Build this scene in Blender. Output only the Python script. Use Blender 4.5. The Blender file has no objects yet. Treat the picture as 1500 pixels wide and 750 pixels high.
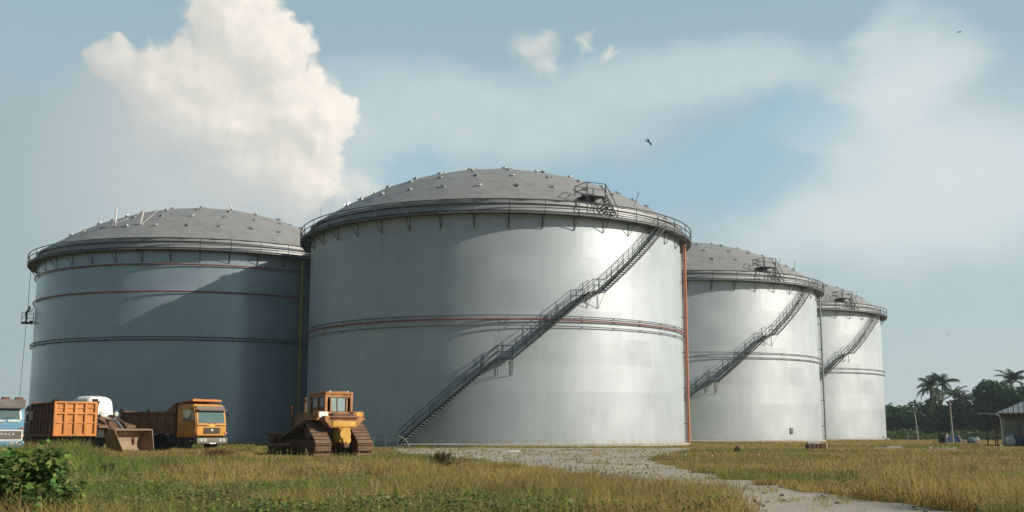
import bpy, bmesh, math, random
import numpy as np
from mathutils import Vector, Matrix
random.seed(7)
RNG = np.random.default_rng(11)
PI = math.pi
R_ = math.radians
S = bpy.context.scene
COL = S.collection

# ------------------------------------------------------------------ camera / survey helpers
EYE = 1.2
FPX, PITCH = 1640.0, math.atan(258 / 1640.0)
def bearing(px):
    return math.atan((px - 750) / (FPX / math.cos(PITCH)))
def spot(px, d):
    """ground point seen at picture column px, d metres away"""
    a = bearing(px)
    return Vector((d * math.sin(a), d * math.cos(a), 0))
def ray(px, py):
    r, f, u = px - 750, FPX, 375 - py
    c, s = math.cos(PITCH), math.sin(PITCH)
    return Vector((r, f * c - u * s, f * s + u * c)).normalized()
def azel(px, py):
    v = ray(px, py)
    return math.degrees(math.atan2(v.x, v.y)), math.degrees(math.asin(v.z))
def groundpt(px, py):
    v = ray(px, py)
    t = -EYE / v.z
    return (v.x * t, v.y * t)

# ------------------------------------------------------------------ node helpers / materials
def newmat(name):
    m = bpy.data.materials.new(name); m.use_nodes = True
    nt = m.node_tree; nt.nodes.clear()
    return m, nt
def N(nt, t, **kw):
    n = nt.nodes.new(t)
    for k, v in kw.items(): setattr(n, k, v)
    return n
def setin(nt, sock, v):
    if isinstance(v, bpy.types.NodeSocket): nt.links.new(v, sock)
    else: sock.default_value = v
def M_(nt, op, a, b=None, c=None, clamp=False):
    n = N(nt, 'ShaderNodeMath', operation=op, use_clamp=clamp)
    setin(nt, n.inputs[0], a)
    if b is not None: setin(nt, n.inputs[1], b)
    if c is not None: setin(nt, n.inputs[2], c)
    return n.outputs[0]
def VM(nt, op, a, b=None, scale=None):
    n = N(nt, 'ShaderNodeVectorMath', operation=op)
    setin(nt, n.inputs[0], a)
    if b is not None: setin(nt, n.inputs[1], b)
    if scale is not None: setin(nt, n.inputs['Scale'], scale)
    return n.outputs['Value' if op in ('LENGTH', 'DOT_PRODUCT') else 'Vector']
def MIX(nt, fac, a, b):
    n = N(nt, 'ShaderNodeMix', data_type='RGBA')
    setin(nt, n.inputs[0], fac)
    for s, v in ((n.inputs[6], a), (n.inputs[7], b)):
        if isinstance(v, (tuple, list)) and len(v) == 3: v = (*v, 1)
        setin(nt, s, v)
    return n.outputs[2]
def RAMP(nt, fac, lo, hi):
    n = N(nt, 'ShaderNodeMapRange', interpolation_type='SMOOTHSTEP')
    setin(nt, n.inputs[0], fac); n.inputs[1].default_value = lo; n.inputs[2].default_value = hi
    return n.outputs[0]
def NOISE(nt, vec, scale, detail=4, rough=.55, dist=0):
    n = N(nt, 'ShaderNodeTexNoise')
    if vec is not None: nt.links.new(vec, n.inputs['Vector'])
    n.inputs['Scale'].default_value = scale; n.inputs['Detail'].default_value = detail
    n.inputs['Roughness'].default_value = rough; n.inputs['Distortion'].default_value = dist
    return n.outputs[0]
def OUT(nt, sh):
    o = N(nt, 'ShaderNodeOutputMaterial'); nt.links.new(sh, o.inputs[0])
def PBSDF(nt, **kw):
    p = N(nt, 'ShaderNodeBsdfPrincipled')
    for k, v in kw.items():
        if isinstance(v, (tuple, list)) and len(v) == 3: v = (*v, 1)
        setin(nt, p.inputs[k.replace('_', ' ')], v)
    return p
def BUMP(nt, p, h, strength=.3, dist=.02):
    b = N(nt, 'ShaderNodeBump'); b.inputs['Strength'].default_value = strength; b.inputs['Distance'].default_value = dist
    nt.links.new(h, b.inputs['Height']); nt.links.new(b.outputs[0], p.inputs['Normal'])

MATS = {}
def paint(name, col, dirt=(.09, .065, .04), amt=.45, rough=.5, metal=0., scale=2.0, bump=.0):
    """a painted / weathered surface: the base colour broken by patches of dirt or rust"""
    if name in MATS: return MATS[name]
    m, nt = newmat(name)
    tc = N(nt, 'ShaderNodeTexCoord').outputs['Object']
    n1 = NOISE(nt, tc, scale, 6, .62)
    n2 = NOISE(nt, tc, scale * 6, 4, .6)
    f = M_(nt, 'MULTIPLY', RAMP(nt, M_(nt, 'ADD', M_(nt, 'MULTIPLY', n1, .7), M_(nt, 'MULTIPLY', n2, .3)), .42, .68), amt)
    c = MIX(nt, f, col, dirt)
    c = MIX(nt, M_(nt, 'MULTIPLY', n2, .22), c, tuple(v * .62 for v in col))
    p = PBSDF(nt, Base_Color=c, Roughness=M_(nt, 'ADD', M_(nt, 'MULTIPLY', f, .4), rough, clamp=True), Metallic=metal)
    if bump: BUMP(nt, p, n2, bump, .02)
    OUT(nt, p.outputs[0]); MATS[name] = m
    return m

def shell_mat(name, base, warm, metal=.28, rough=.42):
    """aluminium paint on welded plates; UV = (arc length, height) in metres"""
    m, nt = newmat(name)
    uv = N(nt, 'ShaderNodeUVMap').outputs[0]
    br = N(nt, 'ShaderNodeTexBrick', offset=.5, squash=1.0)
    nt.links.new(uv, br.inputs['Vector'])
    br.inputs['Color1'].default_value = (0, 0, 0, 1); br.inputs['Color2'].default_value = (1, 1, 1, 1)
    br.inputs['Mortar'].default_value = (.5, .5, .5, 1)
    br.inputs['Scale'].default_value = 1; br.inputs['Mortar Size'].default_value = .018
    br.inputs['Mortar Smooth'].default_value = .6; br.inputs['Bias'].default_value = 0
    br.inputs['Brick Width'].default_value = 8.0; br.inputs['Row Height'].default_value = 2.31
    plate = N(nt, 'ShaderNodeRGBToBW'); nt.links.new(br.outputs[0], plate.inputs[0]); plate = plate.outputs[0]
    seam = br.outputs['Fac']
    ob = N(nt, 'ShaderNodeTexCoord').outputs['Object']
    mp = N(nt, 'ShaderNodeMapping'); mp.inputs['Scale'].default_value = (1, 1, .12); nt.links.new(ob, mp.inputs[0])
    streak = NOISE(nt, mp.outputs[0], 1.6, 6, .6)
    cloud = NOISE(nt, ob, .22, 5, .6)
    fine = NOISE(nt, ob, 2.2, 5, .6)
    v = M_(nt, 'ADD', M_(nt, 'MULTIPLY', M_(nt, 'SUBTRACT', plate, .5), .07), 1.0)
    v = M_(nt, 'ADD', v, M_(nt, 'MULTIPLY', M_(nt, 'SUBTRACT', cloud, .5), .32))
    v = M_(nt, 'ADD', v, M_(nt, 'MULTIPLY', M_(nt, 'SUBTRACT', streak, .5), .18))
    v = M_(nt, 'ADD', v, M_(nt, 'MULTIPLY', M_(nt, 'SUBTRACT', fine, .5), .10))
    v = M_(nt, 'SUBTRACT', v, M_(nt, 'MULTIPLY', seam, .09))
    col = VM(nt, 'SCALE', tuple(base), scale=v)
    # rusty run-off just above the ground ring and a few seams
    sep = N(nt, 'ShaderNodeSeparateXYZ'); nt.links.new(ob, sep.inputs[0])
    # thin rust runs hanging from the top brackets
    mp2 = N(nt, 'ShaderNodeMapping'); mp2.inputs['Scale'].default_value = (2.6, 2.6, .05); nt.links.new(ob, mp2.inputs[0])
    runs = M_(nt, 'MULTIPLY', RAMP(nt, NOISE(nt, mp2.outputs[0], 1.0, 4, .5), .60, .72), RAMP(nt, sep.outputs[2], 12.5, 19.2))
    col = MIX(nt, M_(nt, 'MULTIPLY', runs, .16), col, warm)
    low = M_(nt, 'MULTIPLY', RAMP(nt, M_(nt, 'MULTIPLY', sep.outputs[2], -1), -.9, -.05), RAMP(nt, fine, .42, .62))
    col = MIX(nt, M_(nt, 'MULTIPLY', low, .55), col, warm)
    p = PBSDF(nt, Base_Color=col, Metallic=metal,
              Roughness=M_(nt, 'ADD', rough, M_(nt, 'ADD', M_(nt, 'MULTIPLY', M_(nt, 'SUBTRACT', plate, .5), .07),
                                               M_(nt, 'MULTIPLY', M_(nt, 'SUBTRACT', cloud, .5), .26))))
    h = M_(nt, 'ADD', M_(nt, 'MULTIPLY', seam, .25), M_(nt, 'MULTIPLY', cloud, .25))
    BUMP(nt, p, h, .12, .06)
    OUT(nt, p.outputs[0]); return m

def leaf_mat(name, trans=.35, rough=.6):
    """foliage coloured by the clump's own colour attribute"""
    m, nt = newmat(name)
    at = N(nt, 'ShaderNodeAttribute'); at.attribute_name = 'tone'
    p = PBSDF(nt, Base_Color=at.outputs[0], Roughness=rough)
    p.inputs['Specular IOR Level'].default_value = .25
    t = N(nt, 'ShaderNodeBsdfTranslucent'); nt.links.new(at.outputs[0], t.inputs[0])
    mx = N(nt, 'ShaderNodeMixShader'); mx.inputs[0].default_value = trans
    nt.links.new(p.outputs[0], mx.inputs[1]); nt.links.new(t.outputs[0], mx.inputs[2])
    OUT(nt, mx.outputs[0]); return m

def glass_mat(name, col=(.03, .05, .05)):
    m, nt = newmat(name)
    tc = N(nt, 'ShaderNodeTexCoord').outputs['Object']
    n = NOISE(nt, tc, 3, 5)
    p = PBSDF(nt, Base_Color=MIX(nt, n, col, tuple(c * 1.8 + .02 for c in col)), Roughness=M_(nt, 'MULTIPLY', n, .06))
    p.inputs['Specular IOR Level'].default_value = .7
    p.inputs['IOR'].default_value = 1.6
    OUT(nt, p.outputs[0]); return m

# ------------------------------------------------------------------ mesh helpers
class MB:
    def __init__(s): s.bm = bmesh.new()
    def poly(s, pts):
        return s.bm.faces.new([s.bm.verts.new(p) for p in pts])
    def box(s, c, size, rot=None, bev=0.0):
        r = bmesh.ops.create_cube(s.bm, size=1.0)
        vs = r['verts']
        bmesh.ops.scale(s.bm, vec=size, verts=vs)
        if bev:
            es = list({e for v in vs for e in v.link_edges})
            b = bmesh.ops.bevel(s.bm, geom=es, offset=bev, segments=2, affect='EDGES', profile=.6)
            vs = list({v for f in b['faces'] for v in f.verts} | {v for v in vs if v.is_valid})
        if rot is not None:
            bmesh.ops.rotate(s.bm, verts=vs, cent=(0, 0, 0), matrix=rot.to_3x3() if isinstance(rot, Matrix) else rot)
        bmesh.ops.translate(s.bm, vec=c, verts=vs)
        return s
    def span(s, a, b, bev=0.0):
        a, b = Vector(a), Vector(b)
        return s.box((a + b) / 2, tuple(abs(x) for x in (b - a)), None, bev)
    def tube(s, pts, r, n=6, closed=False, cap=True):
        pts = [Vector(p) for p in pts]; k = len(pts)
        rad = r if isinstance(r, (list, tuple)) else [r] * k
        rings = []; ref = Vector((0, 0, 1))
        for i, p in enumerate(pts):
            if closed: t = pts[(i + 1) % k] - pts[i - 1]
            else: t = pts[min(i + 1, k - 1)] - pts[max(i - 1, 0)]
            t.normalize()
            u = ref if abs(t.dot(ref)) < .95 else Vector((1, 0, 0))
            a = t.cross(u).normalized(); b = t.cross(a).normalized()
            rings.append([s.bm.verts.new(p + rad[i] * (math.cos(2 * PI * j / n) * a + math.sin(2 * PI * j / n) * b)) for j in range(n)])
        for i in range(k if closed else k - 1):
            A, B = rings[i], rings[(i + 1) % k]
            for j in range(n):
                s.bm.faces.new((A[j], A[(j + 1) % n], B[(j + 1) % n], B[j]))
        if cap and not closed:
            s.bm.faces.new(rings[0][::-1]); s.bm.faces.new(rings[-1])
        return s
    def cyl(s, a, b, r, r2=None, n=16):
        return s.tube([a, b], [r, r if r2 is None else r2], n)
    def prism(s, pts, y0, y1, axis='y'):
        """polygon in (x,z) (axis y) or (y,z) (axis x) or (x,y) (axis z) extruded"""
        def P(p, t):
            return {'y': (p[0], t, p[1]), 'x': (t, p[0], p[1]), 'z': (p[0], p[1], t)}[axis]
        A = [s.bm.verts.new(P(p, y0)) for p in pts]; B = [s.bm.verts.new(P(p, y1)) for p in pts]
        n = len(pts)
        s.bm.faces.new(A); s.bm.faces.new(B[::-1])
        for i in range(n): s.bm.faces.new((A[i], B[i], B[(i + 1) % n], A[(i + 1) % n]))
        return s
    def slab(s, q, t):
        """quad of four points thickened by t along its normal"""
        q = [Vector(p) for p in q]
        n = (q[1] - q[0]).cross(q[3] - q[0]).normalized() * t
        A = [s.bm.verts.new(p) for p in q]; B = [s.bm.verts.new(p + n) for p in q]
        s.bm.faces.new(A[::-1]); s.bm.faces.new(B)
        for i in range(4): s.bm.faces.new((A[i], A[(i + 1) % 4], B[(i + 1) % 4], B[i]))
        return s
    def lathe(s, prof, c=(0, 0, 0), axis='y', n=24):
        c = Vector(c); rings = []
        for r, h in prof:
            ring = []
            for j in range(n):
                a = 2 * PI * j / n
                v = {'y': (r * math.cos(a), h, r * math.sin(a)), 'z': (r * math.cos(a), r * math.sin(a), h), 'x': (h, r * math.cos(a), r * math.sin(a))}[axis]
                ring.append(s.bm.verts.new(c + Vector(v)))
            rings.append(ring)
        for A, B in zip(rings, rings[1:]):
            for j in range(n): s.bm.faces.new((A[j], A[(j + 1) % n], B[(j + 1) % n], B[j]))
        if prof[0][0] > 1e-4: s.bm.faces.new(rings[0][::-1])
        if prof[-1][0] > 1e-4: s.bm.faces.new(rings[-1])
        return s
    def blob(s, c, r, seed=0, amp=.15, n=2):
        res = bmesh.ops.create_icosphere(s.bm, subdivisions=n, radius=1)
        rd = random.Random(seed)
        for v in res['verts']:
            k = 1 + rd.uniform(-amp, amp)
            v.co = Vector((v.co.x * r[0] * k + c[0], v.co.y * r[1] * k + c[1], v.co.z * r[2] * k + c[2]))
        return s
    def mesh(s, name, mat, smooth=35):
        bmesh.ops.recalc_face_normals(s.bm, faces=s.bm.faces)
        me = bpy.data.meshes.new(name); s.bm.to_mesh(me); s.bm.free()
        if mat: me.materials.append(mat)
        if smooth:
            me.polygons.foreach_set('use_smooth', [True] * len(me.polygons))
            me.set_sharp_from_angle(angle=R_(smooth))
        return me
    def build(s, name, mat, parent=None, smooth=35):
        return link(name, s.mesh(name, mat, smooth), parent)
def link(name, me, parent=None, loc=None, rot=None):
    o = bpy.data.objects.new(name, me); COL.objects.link(o)
    if parent is not None: o.parent = parent
    if loc is not None: o.location = loc
    if rot is not None: o.rotation_euler = rot
    return o
def tag(o, label=None, cat=None, group=None, kind=None):
    if label: o['label'] = label
    if cat: o['category'] = cat
    if group: o['group'] = group
    if kind: o['kind'] = kind
    return o
def empty(name, loc, rz=0, label=None, cat=None, group=None, scale=1):
    o = bpy.data.objects.new(name, None); COL.objects.link(o)
    o.location = loc; o.rotation_euler = (0, 0, rz); o.scale = (scale,) * 3
    o.empty_display_size = .3
    return tag(o, label, cat, group)
def copy_tree(o, parent=None):
    c = o.copy(); COL.objects.link(c); c.parent = parent
    for ch in list(o.children): copy_tree(ch, c)
    return c
def raw_mesh(name, verts, faces_flat, nper, mat, tone=None):
    """fast mesh from numpy arrays; all faces have nper corners; tone = per-vertex colours"""
    me = bpy.data.meshes.new(name)
    nv = len(verts); nf = len(faces_flat) // nper
    me.vertices.add(nv); me.vertices.foreach_set('co', np.asarray(verts, np.float32).ravel())
    me.loops.add(nf * nper); me.loops.foreach_set('vertex_index', np.asarray(faces_flat, np.int32))
    me.polygons.add(nf); me.polygons.foreach_set('loop_start', np.arange(0, nf * nper, nper, dtype=np.int32))
    me.update(calc_edges=True)
    if tone is not None:
        at = me.color_attributes.new('tone', 'FLOAT_COLOR', 'POINT')
        c = np.ones((nv, 4), np.float32); c[:, :3] = tone
        at.data.foreach_set('color', c.ravel())
    me.materials.append(mat)
    return me
def vnoise(x, y, seed=0):
    """value noise on a lattice, 0..1"""
    def h(i, j):
        v = np.sin(i * 127.1 + j * 311.7 + seed * 74.7) * 43758.5453
        return v - np.floor(v)
    i, j = np.floor(x), np.floor(y); fx, fy = x - i, y - j
    fx = fx * fx * (3 - 2 * fx); fy = fy * fy * (3 - 2 * fy)
    return (h(i, j) * (1 - fx) + h(i + 1, j) * fx) * (1 - fy) + (h(i, j + 1) * (1 - fx) + h(i + 1, j + 1) * fx) * fy

# ------------------------------------------------------------------ sun, sky, camera
SUN_AZ, SUN_EL = R_(77), R_(25)      # azimuth measured from straight behind the camera towards the right
sdir = Vector((math.sin(SUN_AZ) * math.cos(SUN_EL), -math.cos(SUN_AZ) * math.cos(SUN_EL), math.sin(SUN_EL)))
sun = bpy.data.lights.new('sun', 'SUN'); sun.energy = 4.9; sun.angle = R_(.55); sun.color = (1, .92, .80)
so = bpy.data.objects.new('sun', sun); COL.objects.link(so)
so.rotation_euler = (-sdir).to_track_quat('-Z', 'Y').to_euler(); so.location = sdir * 300

def build_world():
    w = bpy.data.worlds.new('World'); S.world = w; w.use_nodes = True
    nt = w.node_tree; nt.nodes.clear()
    STR = .1
    K = 1 / STR
    sky = N(nt, 'ShaderNodeTexSky', sky_type='NISHITA')
    sky.sun_disc = False; sky.sun_elevation = SUN_EL
    sky.sun_rotation = math.atan2(sdir.x, sdir.y)
    sky.air_density = 1.2; sky.dust_density = 1.5; sky.ozone_density = 1.5
    gen = N(nt, 'ShaderNodeTexCoord').outputs['Generated']
    sp = N(nt, 'ShaderNodeSeparateXYZ'); nt.links.new(gen, sp.inputs[0])
    az = M_(nt, 'MULTIPLY', M_(nt, 'ARCTAN2', sp.outputs[0], sp.outputs[1]), 57.29578)
    el = M_(nt, 'MULTIPLY', M_(nt, 'ARCSINE', sp.outputs[2]), 57.29578)
    cb = N(nt, 'ShaderNodeCombineXYZ'); nt.links.new(az, cb.inputs[0]); nt.links.new(el, cb.inputs[1])
    uv = cb.outputs[0]

    def ell(tree, u, v, px, py, rx, ry):
        a, e = azel(px, py); k = 1 / 28.6
        du = M_(tree, 'DIVIDE', M_(tree, 'SUBTRACT', u, a), rx * k)
        dv = M_(tree, 'DIVIDE', M_(tree, 'SUBTRACT', v, e), ry * k)
        return M_(tree, 'SUBTRACT', 1.0, M_(tree, 'SQRT', M_(tree, 'ADD', M_(tree, 'MULTIPLY', du, du), M_(tree, 'MULTIPLY', dv, dv))))
    def union(tree, u, v, L, smooth=.25):
        r = None
        for e in L:
            x = ell(tree, u, v, *e)
            r = x if r is None else M_(tree, 'SMOOTH_MAX', r, x, smooth)
        return r
    # --- cumulus tower: a node group returning its thickness at a direction
    g = bpy.data.node_groups.new('cumulus', 'ShaderNodeTree')
    g.interface.new_socket('v', in_out='INPUT', socket_type='NodeSocketVector')
    g.interface.new_socket('d', in_out='OUTPUT', socket_type='NodeSocketFloat')
    g.interface.new_socket('f', in_out='OUTPUT', socket_type='NodeSocketFloat')
    gi = N(g, 'NodeGroupInput'); go = N(g, 'NodeGroupOutput')
    v0 = gi.outputs[0]
    def nz(sc, det):
        n = N(g, 'ShaderNodeTexNoise'); g.links.new(v0, n.inputs['Vector'])
        n.inputs['Scale'].default_value = sc; n.inputs['Detail'].default_value = det
        return VM(g, 'SUBTRACT', n.outputs['Color'], (.5, .5, .5))
    wv = VM(g, 'ADD', v0, VM(g, 'SCALE', nz(.45, 3), scale=1.6))
    wv = VM(g, 'ADD', wv, VM(g, 'SCALE', nz(1.6, 3), scale=.5))
    sx = N(g, 'ShaderNodeSeparateXYZ'); g.links.new(wv, sx.inputs[0])
    field = union(g, sx.outputs[0], sx.outputs[1], [
        (340, 30, 95, 105), (395, 75, 85, 70), (430, 165, 100, 90), (300, 120, 110, 90), (355, 190, 150, 95),
        (255, 165, 85, 70), (165, 90, 42, 40), (470, 200, 50, 70), (225, 130, 60, 60), (425, 250, 90, 90), (345, 245, 110, 75), (475, 165, 55, 60)], .2)
    def vor(sc):
        n = N(g, 'ShaderNodeTexVoronoi', feature='SMOOTH_F1'); g.links.new(wv, n.inputs['Vector'])
        n.inputs['Scale'].default_value = sc; n.inputs['Smoothness'].default_value = .35
        return M_(g, 'SUBTRACT', 1, n.outputs['Distance'])
    bil = M_(g, 'ADD', M_(g, 'MULTIPLY', vor(.5), .45), M_(g, 'ADD', M_(g, 'MULTIPLY', vor(1.1), .30), M_(g, 'ADD', M_(g, 'MULTIPLY', vor(2.4), .16), M_(g, 'MULTIPLY', vor(5.5), .09))))
    d = M_(g, 'ADD', field, M_(g, 'MULTIPLY', M_(g, 'SUBTRACT', bil, .60), .62))
    g.links.new(d, go.inputs[0]); g.links.new(field, go.inputs[1])
    def cum(vec):
        n = N(nt, 'ShaderNodeGroup'); n.node_tree = g; nt.links.new(vec, n.inputs[0]); return n.outputs
    c0 = cum(uv); c1 = cum(VM(nt, 'ADD', uv, (.40, .40, 0))); c2 = cum(VM(nt, 'ADD', uv, (1.5, 1.5, 0)))
    mask = RAMP(nt, c0[0], .0, .26)
    # relief: how much the cloud thins towards the sun (right and up), at two scales
    lit = M_(nt, 'ADD', M_(nt, 'MULTIPLY', M_(nt, 'SUBTRACT', c0[0], c1[0]), .85), M_(nt, 'MULTIPLY', M_(nt, 'SUBTRACT', c0[0], c2[0]), .42))
    lit = RAMP(nt, M_(nt, 'ADD', lit, M_(nt, 'MULTIPLY', M_(nt, 'ADD', az, 14.5), .014)), -.40, .86)
    # the tower's foot sinks into grey rain haze
    foot = RAMP(nt, M_(nt, 'ADD', el, M_(nt, 'MULTIPLY', az, .48)), 2.6, 8.2)
    left = RAMP(nt, az, -23.0, -16.5)
    shade = M_(nt, 'MULTIPLY', foot, left)
    # --- sky base: Nishita under a pale veil
    wn = NOISE(nt, uv, .09, 4, .5)
    wn2 = NOISE(nt, VM(nt, 'MULTIPLY', uv, (.5, 1.3, 1)), .16, 5, .55, .8)
    wn3 = NOISE(nt, uv, .55, 4, .5)
    base = MIX(nt, .8, sky.outputs[0], MIX(nt, RAMP(nt, el, 2, 30), (.42 * K, .52 * K, .56 * K), (.285 * K, .425 * K, .49 * K)))
    # wisp veils placed as directions
    su = M_(nt, 'ADD', az, M_(nt, 'MULTIPLY', M_(nt, 'SUBTRACT', wn2, .5), 7))
    sv = M_(nt, 'ADD', el, M_(nt, 'MULTIPLY', M_(nt, 'SUBTRACT', wn, .5), 6))
    blue = RAMP(nt, union(nt, su, sv, [(1080, 255, 150, 70), (940, 270, 190, 45), (1200, 190, 110, 45), (600, 250, 60, 40)], .25), -.15, .55)
    veil = RAMP(nt, union(nt, su, sv, [(700, 170, 330, 80), (1000, 130, 330, 55), (1330, 130, 80, 130), (1380, 260, 260, 130), (1250, 330, 200, 60), (560, 230, 120, 90)], .3), -.25, .65)
    base = MIX(nt, M_(nt, 'MULTIPLY', blue, .7), base, (.265 * K, .455 * K, .565 * K))
    vfac = M_(nt, 'MULTIPLY', veil, M_(nt, 'MULTIPLY', M_(nt, 'SUBTRACT', 1, M_(nt, 'MULTIPLY', blue, .75)), M_(nt, 'ADD', .5, M_(nt, 'MULTIPLY', wn3, .45))))
    base = MIX(nt, vfac, base, (.53 * K, .62 * K, .64 * K))
    whi = RAMP(nt, union(nt, su, sv, [(1340, 130, 90, 120), (1420, 250, 210, 150), (1320, 330, 220, 90)], .3), -.35, .9)
    base = MIX(nt, M_(nt, 'MULTIPLY', whi, .75), base, (.62 * K, .68 * K, .685 * K))
    # rest of the dome: scattered soft cloud so the whole sky lights the scene alike
    far = M_(nt, 'MULTIPLY', RAMP(nt, M_(nt, 'ABSOLUTE', az), 30, 60), RAMP(nt, wn2, .42, .7))
    base = MIX(nt, M_(nt, 'MULTIPLY', far, .6), base, (.6 * K, .62 * K, .62 * K))
    # unseen sky to the left and behind: darkening added to deepen the tanks' shade
    unseen_dim = RAMP(nt, M_(nt, 'ADD', M_(nt, 'MULTIPLY', az, -1), M_(nt, 'MULTIPLY', wn, 20)), 52, 100)
    unseen_dim = M_(nt, 'MAXIMUM', unseen_dim, RAMP(nt, az, 125, 160))
    base = MIX(nt, M_(nt, 'MULTIPLY', unseen_dim, .9), base, (.05 * K, .10 * K, .15 * K))
    base = MIX(nt, M_(nt, 'MULTIPLY', RAMP(nt, el, 34, 60), .75), base, (.10 * K, .175 * K, .24 * K))  # overhead sky, out of view, darkened as well to cut fill light
    # grey rain cloud on the left
    gn = M_(nt, 'MULTIPLY', M_(nt, 'SUBTRACT', NOISE(nt, uv, .5, 5, .55), .5), 3.2)
    gu = M_(nt, 'ADD', az, gn); gv = M_(nt, 'ADD', el, gn)
    grey = RAMP(nt, union(nt, gu, gv, [(-60, 420, 230, 330), (120, 260, 170, 155), (300, 380, 300, 170), (190, 130, 90, 65), (400, 340, 150, 130)], .3), -.08, .42)
    greyc = MIX(nt, M_(nt, 'MULTIPLY', RAMP(nt, el, 3, 13), RAMP(nt, az, -27, -16)), (.31 * K, .395 * K, .42 * K), (.52 * K, .55 * K, .54 * K))
    base = MIX(nt, M_(nt, 'MULTIPLY', grey, .8), base, greyc)
    # small cumulus scraps
    pn = M_(nt, 'MULTIPLY', M_(nt, 'SUBTRACT', NOISE(nt, uv, .7, 4, .55), .5), 2.4)
    qu = M_(nt, 'ADD', az, pn); qv = M_(nt, 'ADD', el, M_(nt, 'MULTIPLY', pn, .7))
    scrap = RAMP(nt, union(nt, qu, qv, [(782, 68, 42, 26), (800, 95, 26, 22), (858, 62, 13, 20), (896, 76, 13, 8), (522, 272, 40, 30)], .2), -.25, .95)
    base = MIX(nt, M_(nt, 'MULTIPLY', scrap, .6), base, (.74 * K, .72 * K, .66 * K))
    # cumulus colour
    hi, mid, lo = (.92 * K, .85 * K, .75 * K), (.66 * K, .635 * K, .58 * K), (.44 * K, .475 * K, .47 * K)
    cc = MIX(nt, lit, MIX(nt, .75, lo, mid), hi)
    cc = MIX(nt, M_(nt, 'MULTIPLY', M_(nt, 'SUBTRACT', 1, shade), .85), cc, (.47 * K, .50 * K, .49 * K))
    mfac = M_(nt, 'MULTIPLY', mask, M_(nt, 'ADD', .10, M_(nt, 'MULTIPLY', foot, .88)))
    base = MIX(nt, mfac, base, cc)
    # below the horizon: dull ground colour
    base = MIX(nt, RAMP(nt, el, -1.5, -.2), (.12 * K, .12 * K, .08 * K), base)
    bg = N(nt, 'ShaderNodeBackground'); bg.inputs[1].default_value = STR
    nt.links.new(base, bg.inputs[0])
    o = N(nt, 'ShaderNodeOutputWorld'); nt.links.new(bg.outputs[0], o.inputs[0])
    w.cycles.sampling_method = 'MANUAL'; w.cycles.sample_map_resolution = 512
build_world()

cam = bpy.data.cameras.new('camera'); cam.sensor_width = 36; cam.lens = 36 * FPX / 1500
cam.clip_end = 9000; cam.clip_start = .1
co = bpy.data.objects.new('camera', cam); COL.objects.link(co)
co.location = (0, 0, EYE); co.rotation_euler = (PI / 2 + PITCH, 0, 0)
S.camera = co
S.view_settings.view_transform = 'Standard'; S.view_settings.look = 'None'
S.view_settings.exposure = .18; S.view_settings.gamma = 1
S.render.engine = 'CYCLES'
S.cycles.max_bounces = 6; S.cycles.diffuse_bounces = 3; S.cycles.glossy_bounces = 3
S.cycles.transmission_bounces = 4; S.cycles.volume_bounces = 1
S.cycles.use_denoising = True

# ------------------------------------------------------------------ ground and track
def ground():
    m, nt = newmat('meadow_soil')
    ob = N(nt, 'ShaderNodeTexCoord').outputs['Object']
    n1 = NOISE(nt, ob, .07, 6, .6); n2 = NOISE(nt, ob, .5, 6, .65); n3 = NOISE(nt, ob, 6, 5, .7)
    c = MIX(nt, RAMP(nt, n1, .38, .64), (.21, .165, .05), (.14, .13, .036))
    c = MIX(nt, M_(nt, 'MULTIPLY', RAMP(nt, n2, .45, .7), .6), c, (.21, .16, .065))
    c = MIX(nt, M_(nt, 'MULTIPLY', RAMP(nt, n3, .4, .75), .6), c, (.06, .055, .018))
    p = PBSDF(nt, Base_Color=c, Roughness=.95); p.inputs['Specular IOR Level'].default_value = .1
    BUMP(nt, p, M_(nt, 'ADD', n3, M_(nt, 'MULTIPLY', n2, 3)), .8, .12)
    OUT(nt, p.outputs[0])
    b = MB(); b.poly([(-4000, -300, 0), (4000, -300, 0), (4000, 6000, 0), (-4000, 6000, 0)])
    tag(b.build('ground', m), kind='structure')
ground()

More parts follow.
